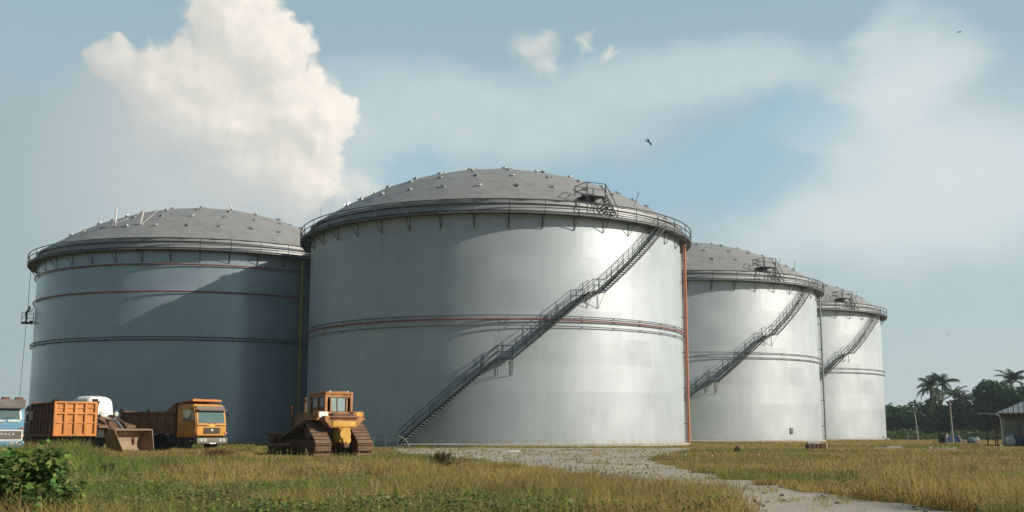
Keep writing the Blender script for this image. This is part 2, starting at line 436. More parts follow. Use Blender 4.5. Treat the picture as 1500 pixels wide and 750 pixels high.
LOWER = [(575, 661), (640, 664), (700, 670), (760, 680), (850, 692), (930, 699), (1000, 713), (1050, 728), (1085, 742), (1130, 765), (1180, 800)]
LOWER = [(x, 633 + (y - 633) * (1.10 + .15 * min(1, max(0, (x - 780) / 250)))) for x, y in LOWER]
UPPER = [(575, 657), (700, 656.3), (860, 656.3), (1010, 656.5), (1000, 662), (955, 669), (958, 678), (1000, 688), (1080, 703), (1200, 723), (1290, 737), (1400, 755), (1560, 800)]
def densify(L, step):
    P = [Vector((*groundpt(*p), 0)) for p in L]
    out = []
    for a, b in zip(P, P[1:]):
        k = max(1, int((b - a).length / step))
        for i in range(k): out.append(a.lerp(b, i / k))
    out.append(P[-1]); return out
ROAD = []
def road():
    m, nt = newmat('packed_gravel')
    ob = N(nt, 'ShaderNodeTexCoord').outputs['Object']
    n1 = NOISE(nt, ob, .35, 6, .6); n2 = NOISE(nt, ob, 2.6, 6, .7); n3 = NOISE(nt, ob, 22, 4, .7)
    c = MIX(nt, RAMP(nt, n1, .35, .65), (.40, .345, .275), (.31, .275, .225))
    c = MIX(nt, M_(nt, 'MULTIPLY', RAMP(nt, n2, .52, .74), .45), c, (.17, .14, .08))
    c = MIX(nt, M_(nt, 'MULTIPLY', RAMP(nt, n3, .5, .72), .35), c, (.40, .36, .29))
    p = PBSDF(nt, Base_Color=c, Roughness=.95)
    BUMP(nt, p, M_(nt, 'ADD', n2, M_(nt, 'MULTIPLY', n3, .4)), .8, .06)
    OUT(nt, p.outputs[0])
    def rag(L, k):
        out = []
        for i, p in enumerate(L):
            j = (vnoise(np.array([p.x * .9]), np.array([p.y * .9]), k)[0] - .5) * 1.6 + (vnoise(np.array([p.x * 3.]), np.array([p.y * 3.]), k)[0] - .5) * .8
            out.append(Vector((p.x + j * .6, p.y + j, 0)))
        return out
    lo, up = rag(densify(LOWER, .6), 3), rag(densify(UPPER, .6), 5)
    pts = lo + up[::-1]
    b = MB(); f = b.poly([(p.x, p.y, .005) for p in pts])
    bmesh.ops.triangulate(b.bm, faces=[f])
    o = b.build('gravel_track', m); tag(o, kind='structure')
    ROAD.extend((p.x, p.y) for p in pts)
road()
RX = np.array([p[0] for p in ROAD]); RY = np.array([p[1] for p in ROAD])
def in_road(x, y):
    ins = np.zeros(x.shape, bool); n = len(RX); j = n - 1
    for i in range(n):
        c = ((RY[i] > y) != (RY[j] > y)) & (x < (RX[j] - RX[i]) * (y - RY[i]) / (RY[j] - RY[i] + 1e-12) + RX[i])
        ins ^= c; j = i
    return ins

# ------------------------------------------------------------------ storage tanks
TR, DECK, TOP, RISE = 18.6, 19.7, 20.8, 6.3
POSTS = 40
M_SHELL = shell_mat('aluminium_paint', (.455, .495, .52), (.30, .16, .07))
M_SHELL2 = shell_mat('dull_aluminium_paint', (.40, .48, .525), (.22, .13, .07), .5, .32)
M_SHELL3 = shell_mat('pale_aluminium_paint', (.48, .515, .535), (.34, .2, .1))
M_DOME = paint('weathered_roof_sheet', (.325, .315, .298), (.20, .19, .175), .8, .55, .25, .8)
M_STEEL = paint('dark_steel', (.035, .045, .05), (.06, .045, .035), .5, .6, .2, 3)
M_GALV = paint('galvanised_steel', (.22, .235, .235), (.12, .10, .08), .4, .5, .5, 2)
M_HUB = paint('hub_metal', (.40, .40, .39), (.3, .28, .24), .4, .35, .7, 3)
M_BAND = paint('rim_band_paint', (.42, .43, .43), (.3, .29, .27), .4, .5, .3, .6)
M_RED = paint('red_pipe_paint', (.26, .07, .07), (.2, .13, .11), .4, .55, 0, 2)
M_ORANGE = paint('orange_pipe_paint', (.52, .19, .08), (.45, .24, .14), .4, .55, 0, .6)
M_YELLOW = paint('yellow_green_pipe_paint', (.40, .38, .05), (.25, .25, .08), .4, .5, 0, 1)
M_CONC = paint('concrete', (.36, .34, .30), (.2, .18, .14), .5, .9, 0, 1.5, .3)
M_BROWN = paint('rusty_brown', (.16, .075, .04), (.07, .045, .03), .6, .8, .1, 3, .3)
M_WHITE = paint('white_paint', (.72, .71, .68), (.4, .37, .3), .35, .5, 0, 2)
M_BLACK = paint('black_rubber', (.02, .02, .02), (.07, .06, .045), .5, .85, 0, 4)

def ringpts(r, z, a0=0, a1=2 * PI, n=144, closed=True):
    k = n if closed else n + 1
    return [(r * math.sin(a0 + (a1 - a0) * i / n), -r * math.cos(a0 + (a1 - a0) * i / n), z) for i in range(k)]
def rp(deg, r, z):
    a = R_(deg); return Vector((r * math.sin(a), -r * math.cos(a), z))

CACHE = {}
def cached(key, fn):
    if key not in CACHE: CACHE[key] = fn()
    return CACHE[key]

def shell_mesh(mat):
    n = 160; bm = bmesh.new(); uvl = bm.loops.layers.uv.new('UVMap')
    zs = [0.25, TOP]
    rows = [[bm.verts.new((TR * math.sin(2 * PI * i / n), -TR * math.cos(2 * PI * i / n), z)) for i in range(n)] for z in zs]
    for i in range(n):
        f = bm.faces.new((rows[0][i], rows[0][(i + 1) % n], rows[1][(i + 1) % n], rows[1][i]))
        for l, (k, z) in zip(f.loops, ((i, zs[0]), (i + 1, zs[0]), (i + 1, zs[1]), (i, zs[1]))):
            l[uvl].uv = (2 * PI * TR * k / n, z)
        f.smooth = True
    bmesh.ops.recalc_face_normals(bm, faces=bm.faces)
    me = bpy.data.meshes.new('shell'); bm.to_mesh(me); bm.free(); me.materials.append(mat); return me

RHO = (TR ** 2 + RISE ** 2) / (2 * RISE)
def dome_pt(r, ang):
    return Vector((r * math.sin(ang), -r * math.cos(ang), TOP + .12 + RISE - RHO + math.sqrt(RHO ** 2 - r * r)))
NR = 6
def dome_nodes():
    P = {}
    for k in range(NR + 1):
        phi = math.asin(TR / RHO) * k / NR
        r = RHO * math.sin(phi) * (1.012 if k == NR else 1)
        for j in range(max(1, 6 * k)):
            a = 2 * PI * j / max(1, 6 * k) + .13
            if k == NR: P[k, j] = Vector((r * math.sin(a), -r * math.cos(a), TOP + .1))
            else: P[k, j] = dome_pt(r, a)
    return P
def dome_mesh():
    P = dome_nodes(); b = MB(); V = {}
    def tri(a, b_, c):
        # one gently crowned panel, split in three levels so the roof stays faceted only faintly
        n = 3; pts = {}
        for i in range(n + 1):
            for j in range(n + 1 - i):
                w = (i / n, j / n, 1 - (i + j) / n)
                q = a * w[0] + b_ * w[1] + c * w[2]
                r = math.hypot(q.x, q.y)
                if r < TR * .999:
                    z = TOP + .12 + RISE - RHO + math.sqrt(RHO ** 2 - r * r)
                    q = Vector((q.x, q.y, q.z + (z - q.z) * .12))
                key = (round(q.x, 3), round(q.y, 3), round(q.z, 3))
                if key not in V: V[key] = b.bm.verts.new(q)
                pts[i, j] = V[key]
        for i in range(n):
            for j in range(n - i):
                b.bm.faces.new((pts[i, j], pts[i + 1, j], pts[i, j + 1]))
                if i + j < n - 1: b.bm.faces.new((pts[i + 1, j], pts[i + 1, j + 1], pts[i, j + 1]))
    for k in range(NR):
        for s in range(6):
            for j in range(k + 1):
                o0 = lambda q: P[k + 1, (s * (k + 1) + q) % (6 * (k + 1))]
                i0 = lambda q: P[k, (s * k + q) % max(1, 6 * k)]
                tri(i0(j), o0(j), o0(j + 1))
                if j < k: tri(i0(j), o0(j + 1), i0(j + 1))
    return b.mesh('dome_roof', M_DOME, 4)
def hub_mesh():
    b = MB(); b.lathe([(.25, -.02), (.25, .06), (.15, .08), (.12, .15), (.02, .17)], axis='z', n=10)
    b.box((.22, 0, .12), (.40, .14, .05)); b.box((-.18, .05, .15), (.24, .12, .05))
    return b.mesh('roof_hub', M_HUB)
def deck_mesh():
    b = MB()
    b.lathe([(TR + .02, DECK - .05), (TR + 1.0, DECK - .05), (TR + 1.0, DECK), (TR + .02, DECK)], axis='z', n=120)
    b.tube(ringpts(TR + 1.02, DECK - .06), .07, 6, True)
    b.tube(ringpts(TR + .35, DECK - .1), .05, 4, True)
    return b.mesh('walkway', M_GALV)
def walkway(parent, steel, light, skip=None):
    wk = link('walkway', cached(('deck'), deck_mesh), parent)
    def toe():
        b = MB(); b.lathe([(TR + 1.03, DECK - .02), (TR + 1.06, DECK - .02), (TR + 1.06, DECK + .13), (TR + 1.03, DECK + .13)], axis='z', n=120)
        return b.mesh('toe_board', M_STEEL)
    def rail(z, r):
        return lambda: MB().tube(ringpts(TR + 1.04, z), r, 5, True).mesh('handrail', M_STEEL)
    link('toe_board', cached('toe', toe), wk)
    link('handrail', cached('r1', rail(DECK + 1.08, .05)), wk)
    link('handrail', cached('r3', lambda: MB().tube(ringpts(TR + .30, DECK + .86), .04, 5, True).mesh('handrail', M_STEEL)), wk)
    link('handrail', cached('r2', rail(DECK + .60, .045)), wk)
    def post():
        b = MB(); b.cyl((0, -(TR + 1.07), DECK - .1), (0, -(TR + 1.07), DECK + 1.09), .033, n=5); return b.mesh('railing_post', M_STEEL)
    def brk():
        b = MB()
        b.tube([(0, -(TR + 1.0), DECK - .11), (0, -(TR + .03), DECK - 1.25)], .035, 4)
        b.span((-.035, -(TR + 1.0), DECK - .16), (.035, -(TR + .02), DECK - .09))
        b.tube([(0, -(TR + .05), DECK - 1.25), (0, -(TR + .05), DECK - .1)], .03, 4)
        return b.mesh('bracket', M_STEEL)
    pm, bmh = cached('post', post), cached('brk', brk)
    for i in range(POSTS):
        a = 2 * PI * (i + .45) / POSTS
        link('railing_post', pm, wk, rot=(0, 0, a)); link('bracket', bmh, wk, rot=(0, 0, a))
    def band():
        b = MB()
        b.lathe([(TR + .0, DECK + .25), (TR + .07, DECK + .27), (TR + .07, DECK + .55), (TR + .03, DECK + .57), (TR + .03, DECK + .88), (TR + .12, DECK + .91), (TR + .14, TOP + .10), (TR + .02, TOP + .12)], axis='z', n=120)
        return b.mesh('rim_band', M_BAND)
    link('rim_band', cached('band', band), parent)
    return wk

# stairs: (start angle, start z, end angle, end z) of the three flights
FL = [(-23.5, .25, 1.2, 7.25), (4.9, 7.25, 25.6, 13.1), (29.0, 13.1, 52.5, DECK)]
RI, RO = TR + .28, TR + 1.12
def flight(parent, a0, z0, a1, z1, idx, sm):
    n = int(round((z1 - z0) / .215))
    def strings(rr, nm):
        b = MB()
        for r in (rr,):
            for i in range(24):
                p, q = rp(a0 + (a1 - a0) * i / 24, r, z0 + (z1 - z0) * i / 24), rp(a0 + (a1 - a0) * (i + 1) / 24, r, z0 + (z1 - z0) * (i + 1) / 24)
                o = (p * 1).normalized(); o.z = 0; o.normalize(); o *= .03
                up = Vector((0, 0, .10))
                b.slab([p - up, q - up, q + up, p + up], .045)
        return b.mesh(nm, M_STEEL)
    fl = link('stair_flight', cached(('st', idx), lambda: strings(RO, 'stair_flight')), parent)
    link('stringer', cached(('sti', idx), lambda: strings(RI, 'stringer')), fl)
    def tread():
        b = MB(); b.span((-.13, -RO + .02, -.02), (.13, -RI - .02, .02)); return b.mesh('tread', M_GALV)
    tm = cached('tread', tread)
    for i in range(1, n):
        t = i / n
        link('tread', tm, fl, loc=(0, 0, z0 + (z1 - z0) * t), rot=(0, 0, R_(a0 + (a1 - a0) * t)))
    def rails():
        b = MB()
        for h in (1.05, .55):
            b.tube([rp(a0 + (a1 - a0) * i / 24, RO + .03, z0 + (z1 - z0) * i / 24 + h) for i in range(25)], .033, 5)
        return b.mesh('handrail', M_STEEL)
    def inner():
        b = MB()
        b.tube([rp(a0 + (a1 - a0) * i / 24, RI, z0 + (z1 - z0) * i / 24 + 1.05) for i in range(25)], .022, 5)
        b.tube([rp(a0 + (a1 - a0) * i / 24, RI, z0 + (z1 - z0) * i / 24 + .55) for i in range(25)], .018, 5)
        return b.mesh('handrail', M_STEEL)
    link('handrail', cached(('hr', idx), rails), fl)
    link('handrail', cached(('hi', idx), inner), fl)
    def pst(r, m):
        return lambda: MB().cyl((0, -r, -.15), (0, -r, 1.06), .028, n=5).mesh('railing_post', m)
    po, pi_ = cached('spo', pst(RO + .03, M_STEEL)), cached('spi', pst(RI, M_STEEL))
    k = 6
    for i in range(k + 1):
        t = i / k
        for q in (po, pi_):
            link('railing_post', q, fl, loc=(0, 0, z0 + (z1 - z0) * t), rot=(0, 0, R_(a0 + (a1 - a0) * t)))
def landing(parent, a0, a1, z, idx):
    def mk():
        b = MB(); n = 6
        for i in range(n):
            p0, p1 = a0 + (a1 - a0) * i / n, a0 + (a1 - a0) * (i + 1) / n
            b.slab([rp(p0, RO + .05, z - .06), rp(p1, RO + .05, z - .06), rp(p1, RI - .1, z - .06), rp(p0, RI - .1, z - .06)], .06)
        for a in (a0, a1):
            b.tube([rp(a, RO, z - .08), rp(a, TR + .03, z - 1.35)], .022, 4)
            b.tube([rp(a, TR + .05, z - .05), rp(a, TR + .05, z - 1.35)], .022, 4)
        return b.mesh('stair_landing', M_STEEL)
    la = link('stair_landing', cached(('ld', idx), mk), parent)
    def rl():
        b = MB()
        for h in (1.05, .55, .06): b.tube([rp(a0 + (a1 - a0) * i / 4, RO + .03, z + h) for i in range(5)], .033, 5)
        return b.mesh('handrail', M_STEEL)
    link('handrail', cached(('ldr', idx), rl), la)

def roof_platform(parent):
    """raised gauging platform over the rim with its own steps down to the walkway (built about angle 0, then turned)"""
    z = TOP + .8; y0, y1 = -(TR + .75), -(TR - 1.3)
    def mk():
        b = MB(); b.span((-.95, y0, z - .06), (.95, y1, z))
        for x in (-.93, .93):
            for y in (y0 + .03, y1 - .03): b.cyl((x, y, z - (1.9 if y < -TR else 1.0)), (x, y, z - .03), .045, n=5)
            b.tube([(x, y0 + .05, z - .1), (x, y1 - .1, z - .85)], .035, 4)
        b.tube([(-.9, y0, z - .1), (-.2, y0, DECK + .2)], .035, 4); b.tube([(.9, y0, z - .1), (.2, y0, DECK + .2)], .035, 4)
        b.tube([(-.9, y0, z - .3), (-2.0, y0 + .6, z + .45)], .035, 4)
        return b.mesh('roof_platform', M_STEEL)
    pf = link('roof_platform', cached('rpf', mk), parent, rot=(0, 0, R_(27.6)))
    def rl():
        b = MB()
        for h in (1.08, .55):
            b.tube([(.95, y0, z + h), (-.95, y0, z + h), (-.95, y1, z + h), (.95, y1, z + h)], .036, 5)
        return b.mesh('handrail', M_STEEL)
    link('handrail', cached('rpr', rl), pf)
    def ps(): return MB().cyl((0, 0, z - .02), (0, 0, z + 1.08), .055, n=5).mesh('railing_post', M_STEEL)
    for x, y in ((-.95, y0), (.95, y0), (-.95, y1), (.95, y1)):
        link('railing_post', cached('rpp', ps), pf, loc=(x, y, 0))
    def steps():
        b = MB()
        for y in (y0 + .02, y0 + .68):
            b.slab([(.97, y, z - .14), (2.15, y, DECK + .02), (2.15, y, DECK + .22), (.97, y, z + .06)], .05)
            b.tube([(.97, y, z + 1.05), (2.2, y, DECK + 1.0), (2.2, y, DECK + .05)], .035, 5)
        for i in range(8):
            t = (i + .5) / 8
            b.span((.97 + 1.2 * t - .12, y0 + .05, z + (DECK - z) * t - .02), (.97 + 1.2 * t + .12, y0 + .68, z + (DECK - z) * t + .02))
        return b.mesh('platform_steps', M_STEEL)
    link('platform_steps', cached('rps', steps), pf)
    def gauge():
        b = MB()
        b.cyl((.1, y1 + .3, z - .7), (.1, y1 + .3, z + .45), .13, n=10); b.cyl((.1, y1 + .3, z + .45), (.1, y1 + .3, z + .52), .2, n=10)
        b.cyl((-.5, y1 + .4, z - .5), (-.5, y1 + .4, z + .3), .08, n=8); b.box((-.5, y1 + .4, z + .34), (.3, .25, .16))
        return b.mesh('gauge_nozzle', M_GALV)
    link('gauge_nozzle', cached('rpg', gauge), pf)

def tank(loc, label, shellmat, stairs=True):
    t = empty('storage_tank', loc, 0, label, 'storage tank', 'domed storage tanks in the yard')
    link('shell', shell_mesh(shellmat), t)
    def fnd():
        return MB().lathe([(TR + .45, -.2), (TR + .45, .16), (TR + .2, .25), (TR - .2, .25)], axis='z', n=120).mesh('foundation_ring', M_CONC)
    link('foundation_ring', cached('fnd', fnd), t)
    dm = link('dome_roof', cached('dome', dome_mesh), t)
    hm = cached('hub', hub_mesh)
    for (k, j), p in dome_nodes().items():
        if k == NR: continue
        nrm = (p - Vector((0, 0, TOP + .12 + RISE - RHO))).normalized()
        o = link('roof_hub', hm, dm, loc=p)
        o.rotation_euler = (nrm.to_track_quat('Z', 'Y') @ Matrix.Rotation(j * 1.7 + k, 4, 'Z').to_quaternion()).to_euler()
    walkway(t, M_STEEL, M_GALV)
    if stairs:
        for i, f in enumerate(FL): flight(t, *f, i, M_STEEL)
        landing(t, FL[0][2], FL[1][0], FL[0][3], 0); landing(t, FL[1][2], FL[2][0], FL[1][3], 1)
        roof_platform(t)
    return t
def hoop(parent, z, r, mat, label=None, off=.22):
    b = MB(); b.tube(ringpts(TR + off, z), r, 5, True)
    for i in range(36):
        a = 360 * i / 36 + 4
        p = rp(a, TR, z - .05); q = rp(a, TR + off, z - .05)
        b.tube([p, q, q + Vector((0, 0, -.12))], .03, 4)
    o = b.build('ring_pipe', mat, parent)
    if label: o['label'] = label
    return o
def riser(parent, deg, off, r, z0, z1, mat, label, head=True):
    b = MB(); p = rp(deg, TR + off, 0)
    b.cyl(p + Vector((0, 0, z0)), p + Vector((0, 0, z1)), r, n=8)
    if head:
        q = rp(deg, TR + .1, z1); b.tube([p + Vector((0, 0, z1 - .02)), p + Vector((0, 0, z1 + .2)), q + Vector((0, 0, .3))], r, 8)
    for z in np.arange(2, z1 - .5, 3.4):
        b.tube([rp(deg, TR, z), rp(deg, TR + off, z)], r * .4, 4); b.cyl(p + Vector((0, 0, z - .06)), p + Vector((0, 0, z + .06)), r * 1.25, n=8)
    o = b.build('riser_pipe', mat, parent); o['label'] = label; return o
def rods(parent, L, mat=M_GALV):
    for (deg, r, h, lean) in L:
        p = dome_pt(r, R_(deg))
        MB().tube([p - Vector((0, 0, .1)), p + Vector((lean, 0, h))], .035, 4).build('roof_rod', mat, parent)

def polar(px, d): return spot(px, d)
T_FRONT = tank(Vector((-1.60, 112.7, 0)), 'largest silver domed tank, nearest the camera, with an orange riser pipe on its right edge', M_SHELL)
hoop(T_FRONT, 10.95, .045, M_GALV); hoop(T_FRONT, 10.62, .07, M_RED, 'red ring pipe'); hoop(T_FRONT, 10.1, .045, M_GALV)
riser(T_FRONT, 76.5, .45, .105, .1, DECK - .25, M_ORANGE, 'tall orange riser pipe')
riser(T_FRONT, 75.6, .30, .05, .1, DECK - .25, M_RED, 'thin red riser pipe')
rods(T_FRONT, [(47, 17.5, 1.3, .5), (-72, 17.9, 1.4, 0)])

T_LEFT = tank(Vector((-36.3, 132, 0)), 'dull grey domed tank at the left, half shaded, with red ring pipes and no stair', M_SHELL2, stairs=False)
hoop(T_LEFT, 18.2, .07, M_RED, 'upper red ring pipe'); hoop(T_LEFT, 15.4, .075, M_RED, 'lower red ring pipe')
hoop(T_LEFT, 10.75, .06, M_GALV); hoop(T_LEFT, 10.45, .05, M_STEEL)
riser(T_LEFT, 46.5, .45, .13, .1, DECK - .2, M_YELLOW, 'tall yellow riser pipe')
b = MB(); q = rp(46.5, TR + .6, DECK - .1); b.box(q, (.7, .6, .5), Matrix.Rotation(R_(50), 4, 'Z'), .05); b.build('pipe_elbow_box', M_BROWN, T_LEFT)
for deg, pts in ((-23, ((0, 0, 0), (.05, 0, 2.0))), (-22, ((-.5, 0, .1), (1.1, 0, .75))), (-11, ((0, 0, 0), (1.6, 0, 1.5))), (-11.5, ((0, 0, 0), (.25, 0, 1.4)))):
    p = dome_pt(15.6, R_(deg))
    MB().tube([p + Vector(pts[0]), p + Vector(pts[1])], .09, 5).build('roof_bracket', M_WHITE, T_LEFT)
p = dome_pt(3, R_(70)); b = MB(); b.cyl(p, p + Vector((0, 0, .8)), .09, n=6); b.span(p + Vector((-.6, -.3, 0)), p + Vector((-.2, .3, .35))); b.build('roof_vent', M_WHITE, T_LEFT)

T_THIRD = tank(Vector((23.2, 155.3, 0)), 'pale domed tank partly hidden by the nearest tank, grey riser pipe on its edge', M_SHELL3)
hoop(T_THIRD, 10.85, .05, M_GALV); hoop(T_THIRD, 10.25, .06, M_GALV)
riser(T_THIRD, 76, .45, .13, .1, DECK - .25, M_GALV, 'grey riser pipe')
b = MB(); q = rp(38, TR + .06, 1.35); b.box(q, (.5, .1, .75), Matrix.Rotation(R_(38), 4, 'Z'), .02); b.build('notice_plate', paint('dull_grey_plate', (.12, .13, .12), amt=.3), T_THIRD)
rods(T_THIRD, [(40, 17.0, 1.2, .4), (52, 17.2, 1.5, .3)])

T_FOURTH = tank(Vector((42.6, 188.3, 0)), 'pale domed tank farthest away at the right, next to the dark tree line', M_SHELL3)
hoop(T_FOURTH, 10.85, .05, M_GALV); hoop(T_FOURTH, 10.25, .06, M_GALV)
rods(T_FOURTH, [(20, 16.6, 1.4, -.5), (42, 17.2, 1.3, .3)])

# ------------------------------------------------------------------ vehicles (local frame: x forward, y left, z up)
G_WIND = glass_mat('windscreen_glass', (.05, .085, .08))
M_CHROME = paint('dull_chrome', (.5, .5, .48), (.2, .18, .14), .4, .3, .8, 4)
M_LAMP = paint('lamp_glass', (.55, .55, .5), (.3, .28, .22), .3, .2, .1, 6)
M_BUMP = paint('dusty_grey_bumper', (.17, .155, .13), (.09, .07, .05), .5, .6, .3, 4)
def heading(a):      # vehicle front faces the camera turned a degrees to the right
    h = Vector((math.sin(R_(a)), -math.cos(R_(a)))); return math.atan2(h.y, h.x)

def wheel(parent, x, y, r, w, rimmat, tread=True):
    s = 1 if y > 0 else -1
    b = MB(); h = w / 2
    b.lathe([(r * .55, -h * .8), (r * .8, -h), (r * .96, -h * .85), (r, -h * .6), (r, h * .6), (r * .96, h * .85), (r * .8, h), (r * .55, h * .8)], axis='y', n=28)
    if tread:
        for i in range(22):
            a = 2 * PI * i / 22
            b.box((r * math.cos(a), 0, r * math.sin(a)), (.07 * r / .5, w * .86, .05), Matrix.Rotation(-a + PI / 2, 4, 'Y'))
    wobj = link('wheel', b.mesh('wheel', M_BLACK), parent, loc=(x, y, r))
    b = MB(); b.lathe([(.02, s * h * .3), (r * .2, s * h * .55), (r * .25, s * h * .25), (r * .48, s * h * .3), (r * .56, s * h * .82), (r * .5, -s * h * .7)], axis='y', n=20)
    for i in range(8):
        a = 2 * PI * i / 8; b.cyl((r * .33 * math.cos(a), s * h * .25, r * .33 * math.sin(a)), (r * .33 * math.cos(a), s * h * .42, r * .33 * math.sin(a)), .025, n=6)
    link('rim', b.mesh('rim', rimmat), wobj)
    return wobj

def text_mesh(s, size, ext, mat):
    c = bpy.data.curves.new('lettering', 'FONT'); c.body = s; c.size = size; c.extrude = ext
    c.align_x = 'CENTER'; c.align_y = 'CENTER'
    o = bpy.data.objects.new('lettering', c); COL.objects.link(o)
    dg = bpy.context.evaluated_depsgraph_get(); dg.update()
    me = bpy.data.meshes.new_from_object(o.evaluated_get(dg)); me.name = 'lettering'
    bpy.data.objects.remove(o); me.materials.clear(); me.materials.append(mat); return me

def lorry(root, cabmat, roofmat, bodymat, gatemat, L=6.9, body_top=2.45, body_z=1.15, canopy=True, style='yellow', bumper=M_CHROME):
    xf = L / 2; cx0 = xf - 1.75; bx0, bx1 = -L / 2, cx0 - .15
    W = 1.22
    # chassis
    b = MB()
    for y in (-.42, .42): b.span((-xf + .2, y - .06, .72), (xf - .4, y + .06, .98))
    for x in np.linspace(-xf + .6, xf - 1, 6): b.span((x - .06, -.5, .74), (x + .06, .5, .92))
    b.cyl((xf - 2.6, -.95, .72), (xf - 1.7, -.95, .72), .28, n=12); b.box((xf - 2.2, .92, .72), (.9, .45, .5), None, .05)
    for x in (-xf + 1.3, -xf + 2.6, xf - 1.15): b.cyl((x, -.9, .52), (x, .9, .52), .09, n=8)
    b.build('chassis', M_BLACK, root)
    # cab
    b = MB()
    b.prism([(cx0, .85), (xf - .35, .85), (xf - .02, .98), (xf, 1.62), (xf - .2, 2.62), (xf - .42, 2.86), (cx0 + .1, 2.9), (cx0, 2.75)], -W, W)
    bmesh.ops.bevel(b.bm, geom=[e for e in b.bm.edges if abs(e.verts[0].co.y - e.verts[1].co.y) < .01], offset=.06, segments=2, affect='EDGES')
    cab = b.build('cab', cabmat, root)
    def front(z): return xf - .2 * max(0, (z - 1.62)) / 1.0 + .004
    zl = 1.72 if style == 'yellow' else 1.94
    b = MB(); b.slab([(front(zl), -1.06, zl), (front(zl), 1.06, zl), (front(2.5), 1.0, 2.5), (front(2.5), -1.0, 2.5)], .012)
    ws = b.build('windscreen', G_WIND, root)
    b = MB()
    for s in (-1, 1): b.tube([(front(zl) + .03, s * .15, zl - .02), (front(2.15) + .03, s * .75, zl + .08)], .015, 4)
    b.build('wiper', M_BLACK, ws)
    # visor over the glass
    b = MB(); b.slab([(front(2.56) + .02, -1.16, 2.56), (front(2.56) + .02, 1.16, 2.56), (front(2.56) + .28, 1.16, 2.50), (front(2.56) + .28, -1.16, 2.50)], .035)
    b.span((front(2.6) - .1, -1.14, 2.58), (front(2.6) + .02, 1.14, 2.74))
    if style == 'blue': b.span((front(2.6) - .3, -1.25, 2.56), (front(2.6) + .06, 1.25, 2.93))
    b.build('sun_visor', roofmat, root)
    for s in (-1, 1):
        y = s * (W + .012)
        b = MB(); b.box((cx0 + .98, s * (W + .004), 1.75), (1.1, .03, 1.72), None, .01)
        dr = b.build('door', cabmat, root)
        b = MB(); b.box((cx0 + .98, y + s * .016, 2.18), (.84, .012, .66)); b.build('door_window', G_WIND, dr)
        b = MB(); b.box((cx0 + .6, y + s * .03, 1.55), (.18, .04, .04)); b.build('handle', M_BLACK, dr)
        b = MB(); b.tube([(xf - .28, s * W, 2.45), (xf - .1, s * (W + .28), 2.4), (xf - .1, s * (W + .28), 1.75), (xf - .2, s * W, 1.7)], .018, 5)
        b.box((xf - .1, s * (W + .28), 2.12), (.07, .22, .46), None, .02); b.build('mirror', M_BLACK, root)
        b = MB(); b.span((cx0 + .5, s * (W - .3), .45), (cx0 + 1.2, s * (W + .0), .5)); b.span((cx0 + .5, s * (W - .04), .45), (cx0 + .55, s * W, .9)); b.build('step', M_BLACK, root)
    # bumper with lamps
    b = MB(); b.box((xf - .05, 0, .66), (.32, 2.46, .36), None, .05); b.box((xf + .04, 0, .60), (.2, .5, .12)); bp = b.build('bumper', bumper, root)
    for s in (-1, 1):
        b = MB()
        for q in (.62, .9): b.cyl((xf + .1, s * q, .70), (xf + .135, s * q, .70), .1, n=12)
        b.build('headlight', M_LAMP, bp)
        b = MB(); b.box((xf + .02, s * 1.12, 1.12), (.05, .18, .1)); b.build('indicator_lamp', M_ORANGE, cab)
    b = MB(); b.box((xf + .12, 0, .53), (.02, .5, .12)); b.build('number_plate', M_WHITE, bp)
    if style == 'yellow':
        b = MB(); b.box((xf + .005, 0, 1.26), (.03, 1.3, .36))
        gr = b.build('grille', M_BLACK, root)
        b = MB()
        for i in range(5): b.box((xf + .03, 0, 1.11 + i * .075), (.02, 1.26, .025))
        for i in range(12): b.box((xf + .03, -.58 + i * .105, 1.26), (.018, .015, .33))
        b.build('grille_bars', paint('grille_grey', (.11, .09, .06), amt=.3), gr)
        b = MB(); b.lathe([(.1, 0), (.1, .02), (.06, .03)], (xf + .04, 0, 1.27), 'x', 14); b.build('emblem', M_CHROME, gr)
        b = MB(); b.prism([(-.26, 1.62), (.26, 1.62), (0, 1.47)], xf + .002, xf + .02, 'x'); b.build('badge', paint('pale_yellow_paint', (.75, .5, .1), amt=.2), cab)
        b = MB(); b.span((xf - .008, -1.15, 1.535), (xf + .012, -.3, 1.60)); b.span((xf - .008, .3, 1.535), (xf + .012, 1.15, 1.60)); b.build('stripe', M_BROWN, cab)
        b = MB(); b.span((cx0 - .05, -W, 2.88), (cx0 + .6, W, 2.97))
    else:
        b = MB(); b.box((xf + .02, .36, 1.12), (.05, 1.46, .46)); gr = b.build('grille', paint('grille_brown', (.10, .095, .08), amt=.3), root)
        b = MB()
        for z in (.88, 1.36): b.box((xf + .05, .36, z), (.05, 1.54, .06))
        for y in (-.38, 1.10): b.box((xf + .05, y, 1.12), (.048, .06, .42))
        b.build('grille_frame', M_WHITE, gr)
        me = text_mesh('M A C K', .19, .012, M_WHITE)
        link('lettering', me, gr, loc=(xf + .06, .40, 1.17), rot=(PI / 2, 0, PI / 2))
        b = MB(); 
        for y, w in ((-.75, .55), (-.05, .6), (.7, .6)): b.box((xf - .02, y, 1.84), (.07, w, .08))
        b.build('trim_strip', M_WHITE, cab)
        b = MB()
        for y in (-1.03, 1.03): b.slab([(front(1.9) + .004, y - .05, 1.9), (front(1.9) + .004, y + .05, 1.9), (front(2.5) + .004, y + .02, 2.5), (front(2.5) + .004, y - .08, 2.5)], .02)
        b.build('windscreen_frame', M_WHITE, cab)
        for s in (-1, 1):
            b = MB(); b.prism([(s * 1.18, 1.52), (s * .88, 1.5), (s * 1.18, 1.36)], xf + .002, xf + .015, 'x'); b.build('warning_sticker', M_RED, cab)
        b = MB()
        for y in (-1.0, -.35, .35, 1.0): b.box((xf - .45, y, 2.96), (.3, .36, .16), None, .03)
